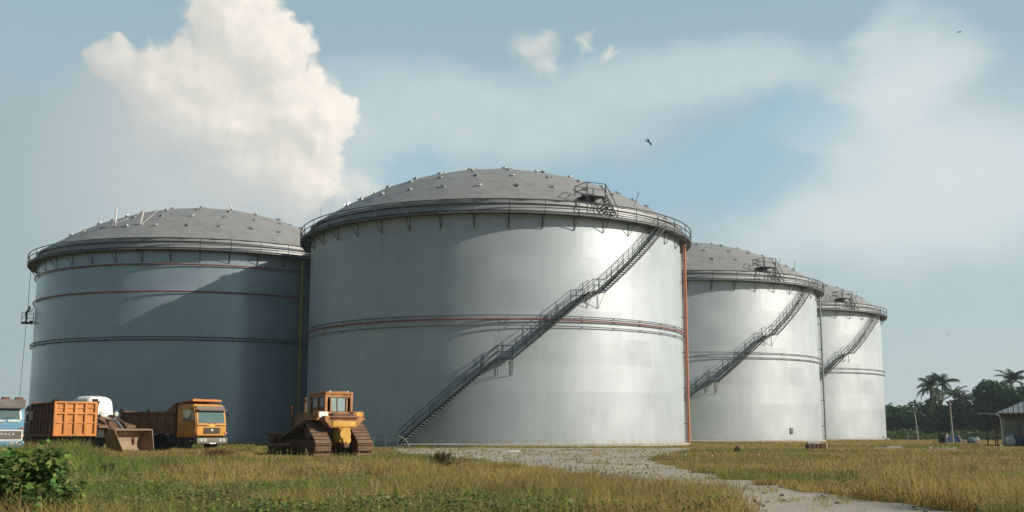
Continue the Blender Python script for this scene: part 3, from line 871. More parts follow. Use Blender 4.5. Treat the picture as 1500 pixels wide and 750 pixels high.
        b.build('roof_lamp', M_BROWN, cab)
    # wheels
    wheel(root, xf - 1.15, W - .16, .52, .32, cabmat); wheel(root, xf - 1.15, -W + .16, .52, .32, cabmat)
    for x in (-xf + 1.3, -xf + 2.45):
        for s in (-1, 1): wheel(root, x, s * (W - .26), .52, .52, M_BROWN)
    # dump body: floor, sides with posts, headboard
    z0, z1 = body_z, body_top; t = .05
    b = MB()
    b.span((bx0, -W, z0), (bx1, W, z0 + .08))
    for s in (-1, 1):
        b.span((bx0, s * W - (t if s > 0 else 0), z0 + .08), (bx1, s * W + (t if s < 0 else 0), z1))
        b.box(((bx0 + bx1) / 2, s * (W + .03), z1 - .03), (bx1 - bx0, .12, .1), None, .02)
        b.box(((bx0 + bx1) / 2, s * (W + .02), z0 + .02), (bx1 - bx0 - .01, .1, .14), None, .02)
        for i in range(7): b.box((bx0 + .15 + (bx1 - bx0 - .3) * i / 6, s * (W + .03), (z0 + z1) / 2), (.12, .09, z1 - z0 - .1))
        b.box(((bx0 + bx1) / 2, s * (W + .018), (z0 + z1) / 2 + .1), (bx1 - bx0 - .02, .06, .07))
    hb = 2.95 if canopy else z1 + .12
    b.prism([(-W, z0 + .081), (W, z0 + .081), (W, z1 + .02), (W - .05, hb), (-W + .05, hb), (-W, z1 + .02)], bx1 - .06, bx1 - .002, 'x')
    if canopy:
        for s in (-1, 1): b.prism([(bx1 - .85, z1 + .02), (bx1 - .061, z1 + .02), (bx1 - .061, hb)], s * (W - .04), s * (W - .01))
    bd = b.build('dump_body', bodymat, root)
    if canopy:
        b = MB(); b.slab([(bx1 - .1, -W + .02, hb + .004), (xf - .5, -W + .06, hb + .16), (xf - .5, W - .06, hb + .16), (bx1 - .1, W - .02, hb + .004)], -.05)
        b.box((xf - .52, 0, hb + .15), (.07, 2 * W - .1, .12))
        for y in (-.8, -.5, .5, .8): b.box((xf - .7, y, hb + .2), (.16, .1, .1))
        b.build('cab_guard', gatemat, bd)
    # tailgate with its rib frames
    b = MB(); xg = bx0 - .03
    b.span((xg - .02, -W + .03, z0 + .02), (xg + .02, W - .03, z1 + .05))
    fr = xg - .06
    for z in (z0 + .06, z0 + (z1 - z0) * .68, z1): b.box((fr, 0, z), (.09, 2 * W - .06, .12), None, .02)
    for i in range(5):
        y = -W + .1 + (2 * W - .2) * i / 4
        b.box((fr - .002, y, (z0 + z1) / 2), (.1, .14, z1 - z0 - .12), None, .02)
    for i in range(4):
        y = -W + .1 + (2 * W - .2) * (i + .5) / 4
        b.box((fr + .02, y, z0 + (z1 - z0) * .40), (.05, .44, .09), None, .01)
        b.box((fr + .025, y, z0 + (z1 - z0) * .84), (.045, .44, .05), None, .01)
    tg = b.build('tailgate', gatemat, bd)
    for s in (-1, 1):
        b = MB(); b.box((xg + .02, s * (W - .15), z1 + .14), (.22, .3, .16), None, .03); b.cyl((xg, s * (W + .1), z1 + .06), (xg, s * (W - .2), z1 + .06), .05, n=8); b.build('tailgate_hinge', M_BLACK, tg)
    return bd

M_CABY = paint('amber_cab_paint', (.56, .25, .025), (.17, .09, .04), .65, .4, 0, 2)
M_GUARD = paint('faded_orange_paint', (.55, .19, .04), (.2, .09, .04), .45, .55, 0, 2.5)
M_BODY = paint('rusty_orange_steel', (.21, .085, .035), (.06, .035, .025), .7, .75, 0, 1.5, .2)
M_GATE = paint('orange_tipper_paint', (.62, .235, .05), (.22, .11, .06), .55, .6, 0, 1.6, .15)
M_BLUE = paint('blue_cab_paint', (.06, .22, .36), (.2, .22, .2), .35, .45, 0, 2)
M_GREYBR = paint('grey_brown_paint', (.17, .15, .13), (.08, .06, .05), .5, .7, 0, 2)

def centre_from_front(px, d, a, L):   # vehicle centre when its front (or rear) face centre stands at the given spot
    h = Vector((math.sin(R_(a)), -math.cos(R_(a)), 0)); return spot(px, d) - h * L / 2
# amber-cabbed dump truck
tr = empty('dump_truck', centre_from_front(309, 73, 58, 6.9), heading(58), 'amber dump truck with a dark rusty tub, parked facing right before the grey tank', 'truck', 'lorries parked in the yard', 1.02)
lorry(tr, M_CABY, M_GREYBR, M_BODY, M_GUARD, 6.9, 2.42, 1.12, True, 'yellow', M_BUMP)
# orange tipper seen from behind
h15 = Vector((math.sin(R_(36)), -math.cos(R_(36)), 0))
tp = empty('tipper_truck', spot(109, 65) - h15 * 3.25, heading(36) + PI, 'orange tipper truck seen from its ribbed tailgate, left of the wheel loader', 'truck', 'lorries parked in the yard', .94)
lorry(tp, M_GREYBR, M_GREYBR, M_BODY, M_GATE, 6.8, 2.95, 1.05, False, 'yellow', M_GREYBR)
# blue lorry at the picture's edge
bl = empty('lorry', centre_from_front(0, 58.5, 40, 6.6), heading(40), 'blue and white lorry with framed grille lettering, at the far left edge', 'truck', 'lorries parked in the yard', .94)
lorry(bl, M_BLUE, M_GREYBR, M_GREYBR, M_GREYBR, 6.6, 2.3, 1.15, False, 'blue', M_BLUE)

# wheel loader
M_LOAD = paint('brown_loader_paint', (.13, .065, .03), (.07, .045, .03), .6, .7, 0, 2, .2)
M_BUCK = paint('worn_bucket_steel', (.30, .215, .135), (.22, .14, .08), .55, .7, .1, 2.5, .3)
M_TARP = paint('white_tarpaulin', (.78, .77, .72), (.6, .58, .5), .3, .7, 0, 1)
def loader():
    r = empty('wheel_loader', spot(131, 74.5), heading(60), 'brown wheel loader with a white sheet draped over its cab', 'wheel loader', scale=1.07)
    b = MB(); b.prism([(-3.1, .75), (-.5, .75), (-.5, 2.05), (-.7, 2.05), (-2.9, 1.85), (-3.15, 1.5)], -.85, .85)
    for s in (-1, 1): b.box((-1.7, s * 1.0, 1.62), (1.9, .5, .07), None, .02)
    b.box((-3.2, 0, .9), (.2, 1.9, .5), None, .05); b.cyl((-2.2, .4, 1.9), (-2.2, .4, 2.6), .07, n=8)
    b.build('rear_body', M_LOAD, r)
    b = MB(); b.prism([(-.5, .65), (2.2, .55), (2.25, 1.0), (1.7, 1.5), (1.3, 2.0), (-.5, 2.0)], -.5, .5)
    for s in (-1, 1):
        b.prism([(.75, 1.45), (2.35, 1.35), (2.3, 1.5), (1.5, 1.68), (.8, 1.6)], s * .72, s * 1.3)
        b.prism([(.9, 1.5), (1.5, 1.5), (1.45, 2.08), (1.0, 2.12)], s * .4, s * .62)
    b.build('front_frame', M_LOAD, r)
    # cab under its sheet: posts and the draped cloth over them
    b = MB()
    for x in (-.5, .75):
        for s in (-1, 1): b.cyl((x, s * .65, 1.95), (x, s * .62, 3.05), .05, n=6)
    b.span((-.6, -.72, 1.93), (.85, .72, 2.0)); b.build('cab', M_LOAD, r)
    bm = bmesh.new(); n = 56; rows = []
    prof = [(1.0, 1.86), (1.0, 2.1), (.97, 2.5), (.93, 2.85), (.84, 3.02), (.66, 3.12), (.35, 3.16), (.02, 3.17)]
    for k, (s, z) in enumerate(prof):
        ring = []
        for i in range(n):
            a = 2 * PI * i / n
            ca, sa = math.cos(a), math.sin(a)
            e = 1 / max(abs(ca) ** 3.5 + abs(sa) ** 3.5, 1e-6) ** (1 / 3.5)
            fold = 1 + (.055 * math.sin(7 * a + k * .25) + .035 * math.sin(13 * a + 1)) * max(0, 1 - (z - 1.86) / 1.3)
            ring.append(bm.verts.new((.12 + .98 * s * ca * e * fold, .98 * s * sa * e * fold, z + .05 * math.sin(5 * a) * (1 if k == 0 else .25))))
        rows.append(ring)
    for A, B in zip(rows, rows[1:]):
        for i in range(n): bm.faces.new((A[i], A[(i + 1) % n], B[(i + 1) % n], B[i]))
    bm.faces.new(rows[-1])
    bmesh.ops.recalc_face_normals(bm, faces=bm.faces)
    me = bpy.data.meshes.new('dust_sheet'); bm.to_mesh(me); bm.free(); me.materials.append(M_TARP)
    me.polygons.foreach_set('use_smooth', [True] * len(me.polygons))
    link('dust_sheet', me, r)
    for s in (-1, 1):
        b = MB()
        prof = [(1.05, 1.75), (1.3, 2.0), (2.1, 1.65), (2.95, .75), (3.0, .45), (2.8, .4), (2.0, 1.2), (1.2, 1.6)]
        b.prism(prof, s * .62, s * .74); b.cyl((.9, s * .6, 1.0), (2.2, s * .6, 1.15), .08, n=8)
        b.build('lift_arm', M_LOAD, r)
        b = MB(); b.lathe([(.13, 0), (.15, .04), (.13, .1), (.02, .11)], (1.5, s * .52, 2.15), 'x', 14); b.cyl((1.45, s * .52, 2.15), (1.45, s * .52, 1.95), .03, n=6); b.build('headlight', M_LAMP, r)
    b = MB(); b.tube([(1.2, 0, 1.9), (2.2, 0, 1.75), (3.0, 0, 1.05)], .09, 8); b.build('tilt_ram', M_CHROME, r)
    for x in (1.5, -1.75):
        for s in (-1, 1): wheel(r, x, s * 1.02, .78, .58, M_LOAD)
    # bucket, resting on its lip, mouth tipped forward
    prof = []
    for i in range(13):
        a = R_(100 + 168 * i / 12); prof.append((3.42 + .62 * math.cos(a) * .95, .66 + .62 * math.sin(a)))
    prof = [(3.66, 1.22)] + prof + [(4.15, .06)]
    prof2 = [(x + .05 if i < 8 else x, z - .02 + (.06 if i > 9 else 0)) for i, (x, z) in enumerate(prof)]
    b = MB()
    for i in range(len(prof) - 1):
        b.slab([(prof[i][0], -1.35, prof[i][1]), (prof[i][0], 1.35, prof[i][1]), (prof[i + 1][0], 1.35, prof[i + 1][1]), (prof[i + 1][0], -1.35, prof[i + 1][1])], .045)
    side = [(3.66, 1.22)] + prof[1:] 
    for s in (-1, 1): b.prism(side[::-1], s * 1.35, s * 1.31)
    b.box((4.15, 0, .05), (.25, 2.72, .05))
    for v in b.bm.verts: v.co.y *= .80 + .2 * min(1, max(0, v.co.z / 1.2))
    bk = b.build('bucket', M_BUCK, r)
    for i in range(7):
        MB().box((4.32, -.96 + .32 * i, .05), (.24, .1, .06), None, .01).build('bucket_tooth', M_BROWN, bk)
loader()

# bulldozer
M_DOZ = paint('ochre_dozer_paint', (.42, .185, .06), (.12, .065, .04), .85, .65, 0, 2.2, .15)
M_DOZB = paint('bright_ochre_paint', (.60, .33, .04), (.28, .13, .04), .4, .6, 0, 3, .1)
M_TRACK = paint('muddy_track_steel', (.20, .125, .075), (.10, .06, .04), .55, .8, .2, 3, .3)
def hull(P):
    P = sorted(set(P))
    def half(Q):
        o = []
        for p in Q:
            while len(o) > 1 and (o[-1][0] - o[-2][0]) * (p[1] - o[-2][1]) - (o[-1][1] - o[-2][1]) * (p[0] - o[-2][0]) <= 0: o.pop()
            o.append(p)
        return o[:-1]
    return half(P) + half(P[::-1])
def dozer():
    a = 37
    n = Vector((math.sin(R_(a)), -math.cos(R_(a)), 0))
    r = empty('bulldozer', spot(504, 57.2) - n * 2.0, heading(a) + PI, 'weathered ochre bulldozer seen from behind, its blade at the left', 'bulldozer')
    for s in (-1, 1):
        # track loop
        cp = []
        for cx, cz, cr in ((-1.62, .5, .46), (1.65, .5, .46), (-.75, 1.22, .46)):
            cp += [(cx + cr * math.cos(2 * PI * i / 24), cz + cr * math.sin(2 * PI * i / 24)) for i in range(24)]
        loop = hull(cp)
        P = [Vector((x, 0, z)) for x, z in loop]
        # even spacing for the pads
        seg = []; tot = 0
        for i in range(len(P)):
            q = P[(i + 1) % len(P)]; seg.append((tot, P[i], q, (q - P[i]).length)); tot += seg[-1][3]
        b = MB(); npad = 40; yc = s * 1.18; w = .86
        for k in range(npad):
            d = tot * k / npad
            for (t0, p, q, l) in seg:
                if t0 <= d < t0 + l + 1e-9:
                    pos = p.lerp(q, (d - t0) / max(l, 1e-6)); tn = (q - p).normalized(); break
            ang = math.atan2(tn.z, tn.x)
            R = Matrix.Rotation(-ang, 4, 'Y')
            b.box(pos + Vector((0, yc, 0)), (tot / npad * .94, w, .055), R)
            nn = Vector((tn.z, 0, -tn.x))
            if nn.dot(pos - Vector((-.2, 0, .75))) < 0: nn = -nn
            b.box(pos + nn * .05 + Vector((0, yc, 0)) - tn * (tot / npad * .38), (.035, w, .085), R)
        tk = b.build('track', M_TRACK, r)
        b = MB(); b.lathe([(.02, -.16), (.40, -.16), (.44, -.08), (.44, .08), (.40, .16), (.02, .16)], (-.75, yc, 1.22), 'y', 18)
        b.build('sprocket', M_BROWN, tk)
        b = MB(); b.lathe([(.02, -.16), (.36, -.16), (.40, 0), (.36, .16), (.02, .16)], (1.65, yc, .5), 'y', 18); b.build('idler', M_BROWN, tk)
        b = MB(); b.lathe([(.02, -.16), (.36, -.16), (.40, 0), (.36, .16), (.02, .16)], (-1.62, yc, .5), 'y', 18); b.build('idler', M_BROWN, tk)
        for k in range(6):
            MB().lathe([(.02, -.2), (.16, -.2), (.16, .2), (.02, .2)], (-.95 + .42 * k, yc, .26), 'y', 12).build('roller', M_BROWN, tk)
        b = MB(); b.span((-1.3, yc - .17, .42), (1.45, yc + .17, .82)); b.build('track_frame', M_BROWN, r)
        # fender with a pale box on top
        b = MB(); b.box((-.75, s * 1.02, 1.84), (1.9, .72, .1), None, .03); b.prism([(-1.7, 1.72), (-.2, 1.72), (-.2, 1.79), (-1.7, 1.79)], s * .7, s * .98); b.build('fender', M_DOZ, r)
        b = MB(); b.box((-1.42, s * 1.0, 2.06), (.5, .62, .34), None, .05); bx = b.build('battery_box', M_DOZ, r)
        b = MB(); b.box((-1.683, s * 1.0, 2.07), (.02, .5 if s > 0 else .3, .28)); b.build('pale_cover', M_WHITE if s > 0 else M_DOZB, bx)
        # blade push arm
        b = MB(); b.tube([(.2, s * 1.72, .55), (3.0, s * 1.68, .5)], .13, 6); b.build('push_arm', M_BROWN, r)
    # hull, hood
    b = MB(); b.span((-1.3, -.7, .55), (2.4, .7, 1.45)); b.build('hull', M_BROWN, r)
    b = MB(); b.prism([(.0, 1.45), (2.55, 1.45), (2.6, 2.1), (2.3, 2.2), (.0, 2.25)], -.52, .52)
    for x in (.5, .9, 1.3): b.span((x, -.535, 1.6), (x + .25, .535, 1.95))
    hd = b.build('engine_hood', M_DOZ, r)
    b = MB(); b.cyl((2.0, .18, 2.1), (2.0, .18, 2.75), .10, n=10); b.tube([(2.0, .18, 2.7), (1.97, .18, 2.85), (1.87, .18, 2.95)], .08, 8); b.build('exhaust_pipe', M_BROWN, r)
    b = MB(); b.cyl((.7, .2, 2.1), (.7, .2, 2.42), .12, n=10); b.lathe([(.2, 2.4), (.22, 2.48), (.2, 2.6), (.05, 2.63)], (.7, .2, 0), 'z', 12); b.build('air_cleaner', M_GALV, r)
    for s in (-1, 1):
        b = MB(); b.cyl((2.5, s * .66, 1.1), (2.55, s * .66, 2.45), .09, n=8); b.cyl((2.5, s * .66, 1.6), (3.0, s * .7, .7), .06, n=8); b.box((2.55, s * .66, 2.5), (.22, .2, .16), None, .03)
        b.build('lift_cylinder', M_BROWN, r)
    # rear fuel tank: sloping lower edge
    b = MB(); b.prism([(-1.05, 2.0), (1.05, 2.0), (1.05, 1.78), (.72, 1.42), (-.72, 1.42), (-1.05, 1.78)], -1.98, -1.25, 'x')
    b.build('fuel_tank', M_DOZ, r)
    b = MB(); b.box((-2.0, 0, 1.60), (.05, 1.3, .28), None, .02); b.build('rear_panel', M_DOZB, r)
    b = MB(); b.box((-2.02, 0, 1.92), (.1, 1.5, .09), None, .02); b.box((-1.7, 0, 2.06), (.5, 1.2, .12), None, .03); b.build('rear_shelf', M_BROWN, r)
    # winch / drawbar casting
    b = MB(); b.box((-1.75, 0, 1.05), (.75, .62, .72), None, .08); b.lathe([(.30, -.05), (.30, .06), (.2, .09)], (-2.16, .02, 1.12), 'x', 18)
    b.lathe([(.22, -.04), (.22, .05), (.13, .06)], (-2.18, -.06, .82), 'x', 16); b.build('winch', M_DOZB, r)
    b = MB(); b.box((-1.95, 0, .55), (.7, .3, .2), None, .04); b.cyl((-2.22, 0, .42), (-2.22, 0, .72), .05, n=8); b.build('drawbar', M_BROWN, r)
    # cab: frame and panes
    b = MB(); x0, x1, y, z0, z1 = -1.35, .25, .72, 2.05, 3.08
    for x in (x0, x1):
        for s in (-1, 1): b.box((x, s * y, (z0 + z1) / 2), (.13, .14, z1 - z0), None, .02)
    for s in (-1, 1):
        b.box(((x0 + x1) / 2, s * y, z0 + .08), (x1 - x0 - .13, .1, .16)); b.box(((x0 + x1) / 2, s * y, z1 - .07), (x1 - x0 - .13, .1, .14))
        b.box(((x0 + x1) / 2, s * y, (z0 + z1) / 2), (.08, .09, z1 - z0 - .3))
    for x in (x0, x1): b.box((x, 0, z0 + .08), (.1, 2 * y - .14, .16)); b.box((x, 0, z1 - .07), (.1, 2 * y - .14, .14))
    for s in (-1, 1): b.box((x0 - .02, s * .45, (z0 + z1) / 2), (.06, .07, z1 - z0 - .3))
    cb = b.build('cab', M_DOZ, r)
    b = MB(); b.box((-.55, 0, z1 + .06), (1.8, 1.58, .12), None, .04); b.box((-.5, 0, z1 + .14), (1.3, 1.1, .06), None, .02); b.build('cab_roof', M_DOZ, cb)
    b = MB(); b.span((x0 + .005, -.41, z0 + .18), (x0 + .02, .41, z1 - .15)); pn = b.build('rear_window', glass_mat('pale_cab_glass', (.16, .22, .22)), cb)
    MB().box((x0 - .004, .08, (z0 + z1) / 2), (.02, .05, z1 - z0 - .33)).build('window_bar', M_BROWN, pn)
    for s in (-1, 1): MB().box(((x0 + x1) / 2, s * (y - .02), (z0 + z1) / 2), (x1 - x0 - .14, .015, z1 - z0 - .32)).build('side_window', glass_mat('cab_glass', (.05, .06, .05)), cb)
    MB().box((x1 - .01, 0, (z0 + z1) / 2), (.015, 1.3, z1 - z0 - .32)).build('front_window', glass_mat('cab_glass', (.08, .1, .09)), cb)
    for s in (-1, 1): MB().cyl((x0 - .04, s * .5, z1 + .15), (x0 + .04, s * .5, z1 + .15), .05, n=10).build('work_lamp', M_LAMP, cb)
    # blade: curved mouldboard
    b = MB(); arc = []
    for i in range(9):
        t = -1 + 2 * i / 8; arc.append((2.62 - .22 * (1 - t * t) + (.12 if i == 8 else 0), .62 + .56 * t))
    for p, q in zip(arc, arc[1:]): b.slab([(p[0], -1.7, p[1]), (p[0], 1.7, p[1]), (q[0], 1.7, q[1]), (q[0], -1.7, q[1])], -.06)
    for z in (.35, .95): b.span((2.1, -1.65, z - .07), (2.42, 1.65, z + .07))
    for k in range(6): b.prism([(2.12, .15), (2.5, .1), (2.42, .6), (2.5, 1.2), (2.12, 1.1)], -1.6 + .64 * k - .03, -1.6 + .64 * k + .03)
    for v in b.bm.verts: v.co.x += .6
    b.build('blade', M_BROWN, r)
dozer()

# ------------------------------------------------------------------ worker in a hanging cradle on the left tank
def skin(name, joints, bones, mat, parent, sub=2):
    me = bpy.data.meshes.new(name)
    me.from_pydata([j[0] for j in joints], bones, [])
    o = bpy.data.objects.new(name, me); COL.objects.link(o)
    sm = o.modifiers.new('skin', 'SKIN'); ss = o.modifiers.new('sub', 'SUBSURF'); ss.levels = ss.render_levels = sub
    for i, j in enumerate(joints):
        sv = me.skin_vertices[0].data[i]; sv.radius = (j[1], j[1]) if not isinstance(j[1], tuple) else j[1]; sv.use_root = (i == 0)
    dg = bpy.context.evaluated_depsgraph_get(); dg.update()
    m2 = bpy.data.meshes.new_from_object(o.evaluated_get(dg)); m2.name = name
    bpy.data.objects.remove(o); m2.materials.clear(); m2.materials.append(mat)
    m2.polygons.foreach_set('use_smooth', [True] * len(m2.polygons))
    if parent is None: return link(name, m2)
    return link(name, m2, parent)
M_CLOTH = paint('dark_overalls', (.025, .032, .04), (.05, .05, .05), .4, .85, 0, 5)
M_SKIN = paint('brown_skin', (.11, .06, .04), (.08, .045, .03), .3, .6, 0, 8)
def worker():
    c = T_LEFT.location
    ang = -66.0                 # tangent side of the tank as seen from the camera
    base = c + rp(ang, TR + .68, 13.25)
    rz = R_(ang) + PI / 2                  # local +x points at the tank wall
    g = empty('work_cradle', base, rz, 'small hanging work cradle high on the left edge of the grey tank', 'work cradle')
    b = MB(); b.span((-.62, -1.0, -.1), (.62, 1.0, -.02)); b.build('platform', M_STEEL, g)
    b = MB()
    for z in (.55, 1.05): b.tube([(.6, -.98, z * .9), (-.6, -.98, z), (-.6, .98, z), (.6, .98, z * .9)], .03, 5)
    for x, y in ((-.6, -.98), (-.6, 0), (-.6, .98), (.6, -.98), (.6, .98)): b.cyl((x, y, -.05), (x, y, 1.05), .028, n=5)
    b.build('guard_rail', M_STEEL, g)
    b = MB(); b.box((.4, .55, .12), (.35, .4, .28), None, .03); b.build('winch_box', M_STEEL, g)
    for y in (-.8, .8):
        MB().tube([(-.05, y, -.05), (.0, y, DECK - 13.25)], .02, 4).build('rope', M_STEEL, g)
    b = MB(); b.tube([(-.1, .2, -.05), (-.22, .2, -6), (-.35, .2, -13.2)], .022, 4); b.build('tail_rope', M_GALV, g)
    pr = empty('person', base + Vector((0, 0, -.02)), rz, 'person in dark overalls in the hanging cradle, arms stretched to the tank wall', 'person')
    J = [((-.20, 0, .92), .15), ((-.14, 0, 1.12), .145), ((-.02, 0, 1.36), .16), ((.06, 0, 1.47), .075), ((.10, 0, 1.57), .085), ((.13, 0, 1.66), .098), ((.14, 0, 1.75), .07),
         ((-.20, .10, .86), .10), ((-.12, .13, .50), .072), ((-.22, .14, .10), .05), ((-.10, .15, .05), .045),
         ((-.20, -.10, .86), .10), ((-.06, -.13, .50), .072), ((-.14, -.14, .10), .05), ((-.02, -.15, .05), .045),
         ((.02, .19, 1.40), .07), ((.20, .23, 1.24), .05), ((.44, .19, 1.36), .04), ((.52, .18, 1.39), .032),
         ((.02, -.19, 1.40), .07), ((.24, -.22, 1.42), .05), ((.46, -.16, 1.58), .04), ((.54, -.15, 1.62), .032)]
    B = [(0, 1), (1, 2), (2, 3), (3, 4), (4, 5), (5, 6), (0, 7), (7, 8), (8, 9), (9, 10), (0, 11), (11, 12), (12, 13), (13, 14), (2, 15), (15, 16), (16, 17), (17, 18), (2, 19), (19, 20), (20, 21), (21, 22)]
    skin('body', J, B, M_CLOTH, pr)
    b = MB(); b.lathe([(.125, 1.70), (.125, 1.74), (.11, 1.80), (.06, 1.845), (.01, 1.85)], (.13, 0, 0), 'z', 16); b.lathe([(.155, 1.70), (.155, 1.715), (.12, 1.72)], (.15, 0, 0), 'z', 16)
    b.build('hard_hat', M_STEEL, pr)
    for s, p in ((1, (.56, .18, 1.40)), (-1, (.58, -.15, 1.64))):
        p = Vector(p)
        b = MB(); b.box(p, (.09, .035, .08), None, .012)
        for k in range(4): b.tube([p + Vector((.04, 0, -.03 + .02 * k)), p + Vector((.085, s * -.008, -.03 + .021 * k)), p + Vector((.11, s * -.03, -.03 + .02 * k))], .009, 5)
        b.tube([p + Vector((-.01, s * -.015, .035)), p + Vector((.03, s * -.04, .06))], .011, 5)
        b.build('glove', M_SKIN, pr)
worker()

# ------------------------------------------------------------------ small yard things
def low_rail():
    p = spot(566, 90)
    r = empty('pipe_rail', p, R_(8), 'low green pipe rail at the foot of the nearest tank, right of the bulldozer', 'pipe rail')
    g = paint('green_pipe_paint', (.04, .09, .07), amt=.4)
    b = MB()
    for z in (.95, .5): b.tube([(-1.0, 0, z), (.9, 0, z)], .045, 6)
    b.build('rail', g, r)
    for x in (-1.0, -.1, .9): MB().cyl((x, 0, -.05), (x, 0, .97), .05, n=6).build('post', g, r)
    MB().tube([(.9, 0, .92), (1.5, .1, .6), (1.8, .1, .05)], .07, 6).build('down_pipe', g, r)
low_rail()
def junk():
    p = spot(1195, 82)
    r = empty('rusty_crate', p, R_(10), 'rusty brown crate with a white end, at the right foot of the second pale tank', 'crate', scale=.8)
    b = MB(); b.span((-.85, -.4, 0), (.75, .4, .08)); b.span((-.85, -.4, .08), (.75, -.35, .5)); b.span((-.85, .35, .08), (.75, .4, .5)); b.span((-.85, -.349, .08), (-.8, .349, .5))
    for x in (-.5, -.1, .3): b.box((x, -.42, .27), (.09, .04, .5))
    b.build('crate_body', M_BROWN, r)
    MB().box((.79, 0, .26), (.06, .8, .5), None, .01).build('end_board', M_WHITE, r)
    for k, (x, z, l) in enumerate(((-1.0, .42, 1.3), (-.9, .56, .9), (-.3, .50, .9))):
        o = MB().cyl((x, 0, 0), (x + l, .15, .05), .1, n=10).build('steel_pipe', M_GALV)
        o.location = p + Vector((0, -.2 + .18 * k, z * .8 + .03)); o.rotation_euler = (0, 0, R_(10)); o.scale = (.72, .72, .72)
        tag(o, 'short grey steel pipe lying in the rusty brown crate', 'pipe', 'grey pipes in the rusty crate')
    b = MB(); b.lathe([(.10, 0), (.16, .02), (.16, .1), (.07, .12), (.07, .28), (.13, .3), (.13, .36)], (0, 0, 0), 'z', 12)
    o = b.build('valve', M_GALV); o.location = p + Vector((.35, .1, .08)); tag(o, 'grey flanged valve standing up in the rusty brown crate', 'valve')
junk()
def tyre():
    b = MB(); b.lathe([(.2, -.1), (.34, -.12), (.40, -.06), (.40, .06), (.34, .12), (.2, .1), (.2, -.1)], (0, 0, 0), 'y', 20)
    o = b.build('old_tyre', M_BLACK); o.scale = (.5, .5, .5); o.location = spot(1079, 71) + Vector((0, 0, .15)); o.rotation_euler = (R_(20), 0, R_(30))
    tag(o, 'old black tyre lying in the grass right of the gravel track', 'tyre')
tyre()
def plank(px, d, L, w, label, rz, mat, h=.1):
    b = MB(); b.box((0, 0, h / 2), (L, w, h), None, .01); b.box((L * .2, w * .5, h * 1.3), (L * .5, w * .8, h * .8), Matrix.Rotation(.05, 4, 'Z'), .01)
    o = b.build('pale_board', mat); o.location = spot(px, d); o.rotation_euler = (0, 0, rz); return tag(o, label, 'board')
plank(1300, 86, 2.2, .5, 'pale boards lying in the grass in front of the farthest tank', .1, M_CONC, .12)
plank(1372, 80, 2.6, .35, 'long pale board lying in the field left of the blue shelter', -.05, M_CONC, .1)
plank(745, 70, 1.4, .3, 'white board lying on the gravel before the nearest tank', .05, M_WHITE, .05)
plank(966, 50, 1.1, .18, 'dark stick lying on the bend of the gravel track', .15, M_BROWN, .05)
def litter():
    rd = random.Random(5)
    spots = [(1042, 55), (1003, 58), (1110, 58), (1396, 92), (1420, 105), (1440, 110), (1452, 112), (1465, 104), (1386, 84), (1362, 90), (1433, 100), (940, 62), (880, 66), (1230, 75), (1325, 70)]
    protos = []
    for k in range(3):
        b = MB(); b.blob((0, 0, .06), (.13, .09, .075), k + 20, .35, 2); protos.append(b.mesh('litter', M_WHITE, 25))
    for i, (px, d) in enumerate(spots):
        o = link('litter', protos[i % 3], None, spot(px, d), (0, 0, rd.uniform(0, 6))); s = rd.uniform(.45, .9); o.scale = (s, s, s)
        tag(o, 'small pale scrap of litter lying in the yard', 'litter', 'white litter scattered over the yard')
litter()

# blue shelter, black box, green heap near the far pole
def camp():
    d = 128
    p = spot(1396, d)
    t = empty('tarpaulin_shelter', p, R_(-4), 'small blue tarpaulin shelter with a white edge, at the foot of the taller pole', 'shelter', scale=.62)
    mb = paint('blue_tarpaulin', (.05, .12, .28), (.15, .2, .28), .4, .6, 0, 2)
    b = MB(); b.prism([(-1.15, .25), (1.05, .25), (.55, 1.35), (-.8, 1.4)], -.8, .8); b.build('cover', mb, t)
    b = MB(); b.slab([(1.06, -.82, .25), (1.26, -.82, .25), (.74, -.82, 1.38), (.56, -.82, 1.36)], .06); b.build('white_edge', M_WHITE, t)
    for x in (-1.1, 1.0):
        for y in (-.75, .75): MB().cyl((x, y, -.05), (x, y, .3), .05, n=6).build('leg', M_WHITE, t)
    b = MB(); b.box((0, 0, .45), (.8, .6, .9), None, .04); b.box((0, -.02, .93), (.86, .66, .06), None, .02); b.box((.1, -.32, .45), (.3, .05, .6))
    o = b.build('black_box', M_BLACK); o.location = spot(1381, d + 1); tag(o, 'black cabinet left of the blue shelter, in front of the trees', 'cabinet')
    b = MB(); b.box((0, 0, .45), (.2, .18, .9), None, .03); b.cyl((0, 0, .9), (0, 0, 1.05), .05, n=8)
    o = b.build('white_post', M_WHITE); o.location = spot(1387, d - .5); tag(o, 'short white post between the black cabinet and the blue shelter', 'post')
    b = MB(); b.blob((0, 0, .3), (.75, .5, .38), 3, .12, 3); b.blob((.3, 0, .55), (.4, .3, .18), 4, .12, 2)
    o = b.build('covered_heap', paint('grey_green_sheet', (.10, .15, .15), (.3, .32, .3), .5, .6, 0, 1.5), smooth=50); o.location = spot(1424, d + 2); tag(o, 'low heap under a grey green sheet, right of the blue shelter', 'heap')
    for px, lab in ((1412, 'pinkish concrete block left of the sheeted heap'), (1431, 'pinkish concrete block before the sheeted heap')):
        b = MB(); b.box((0, 0, .17), (.42, .3, .34), None, .03); b.box((.05, 0, .37), (.25, .2, .08), None, .02)
        o = b.build('concrete_block', paint('pinkish_concrete', (.36, .25, .21), amt=.4)); o.location = spot(px, d - 2); tag(o, lab, 'block')
camp()

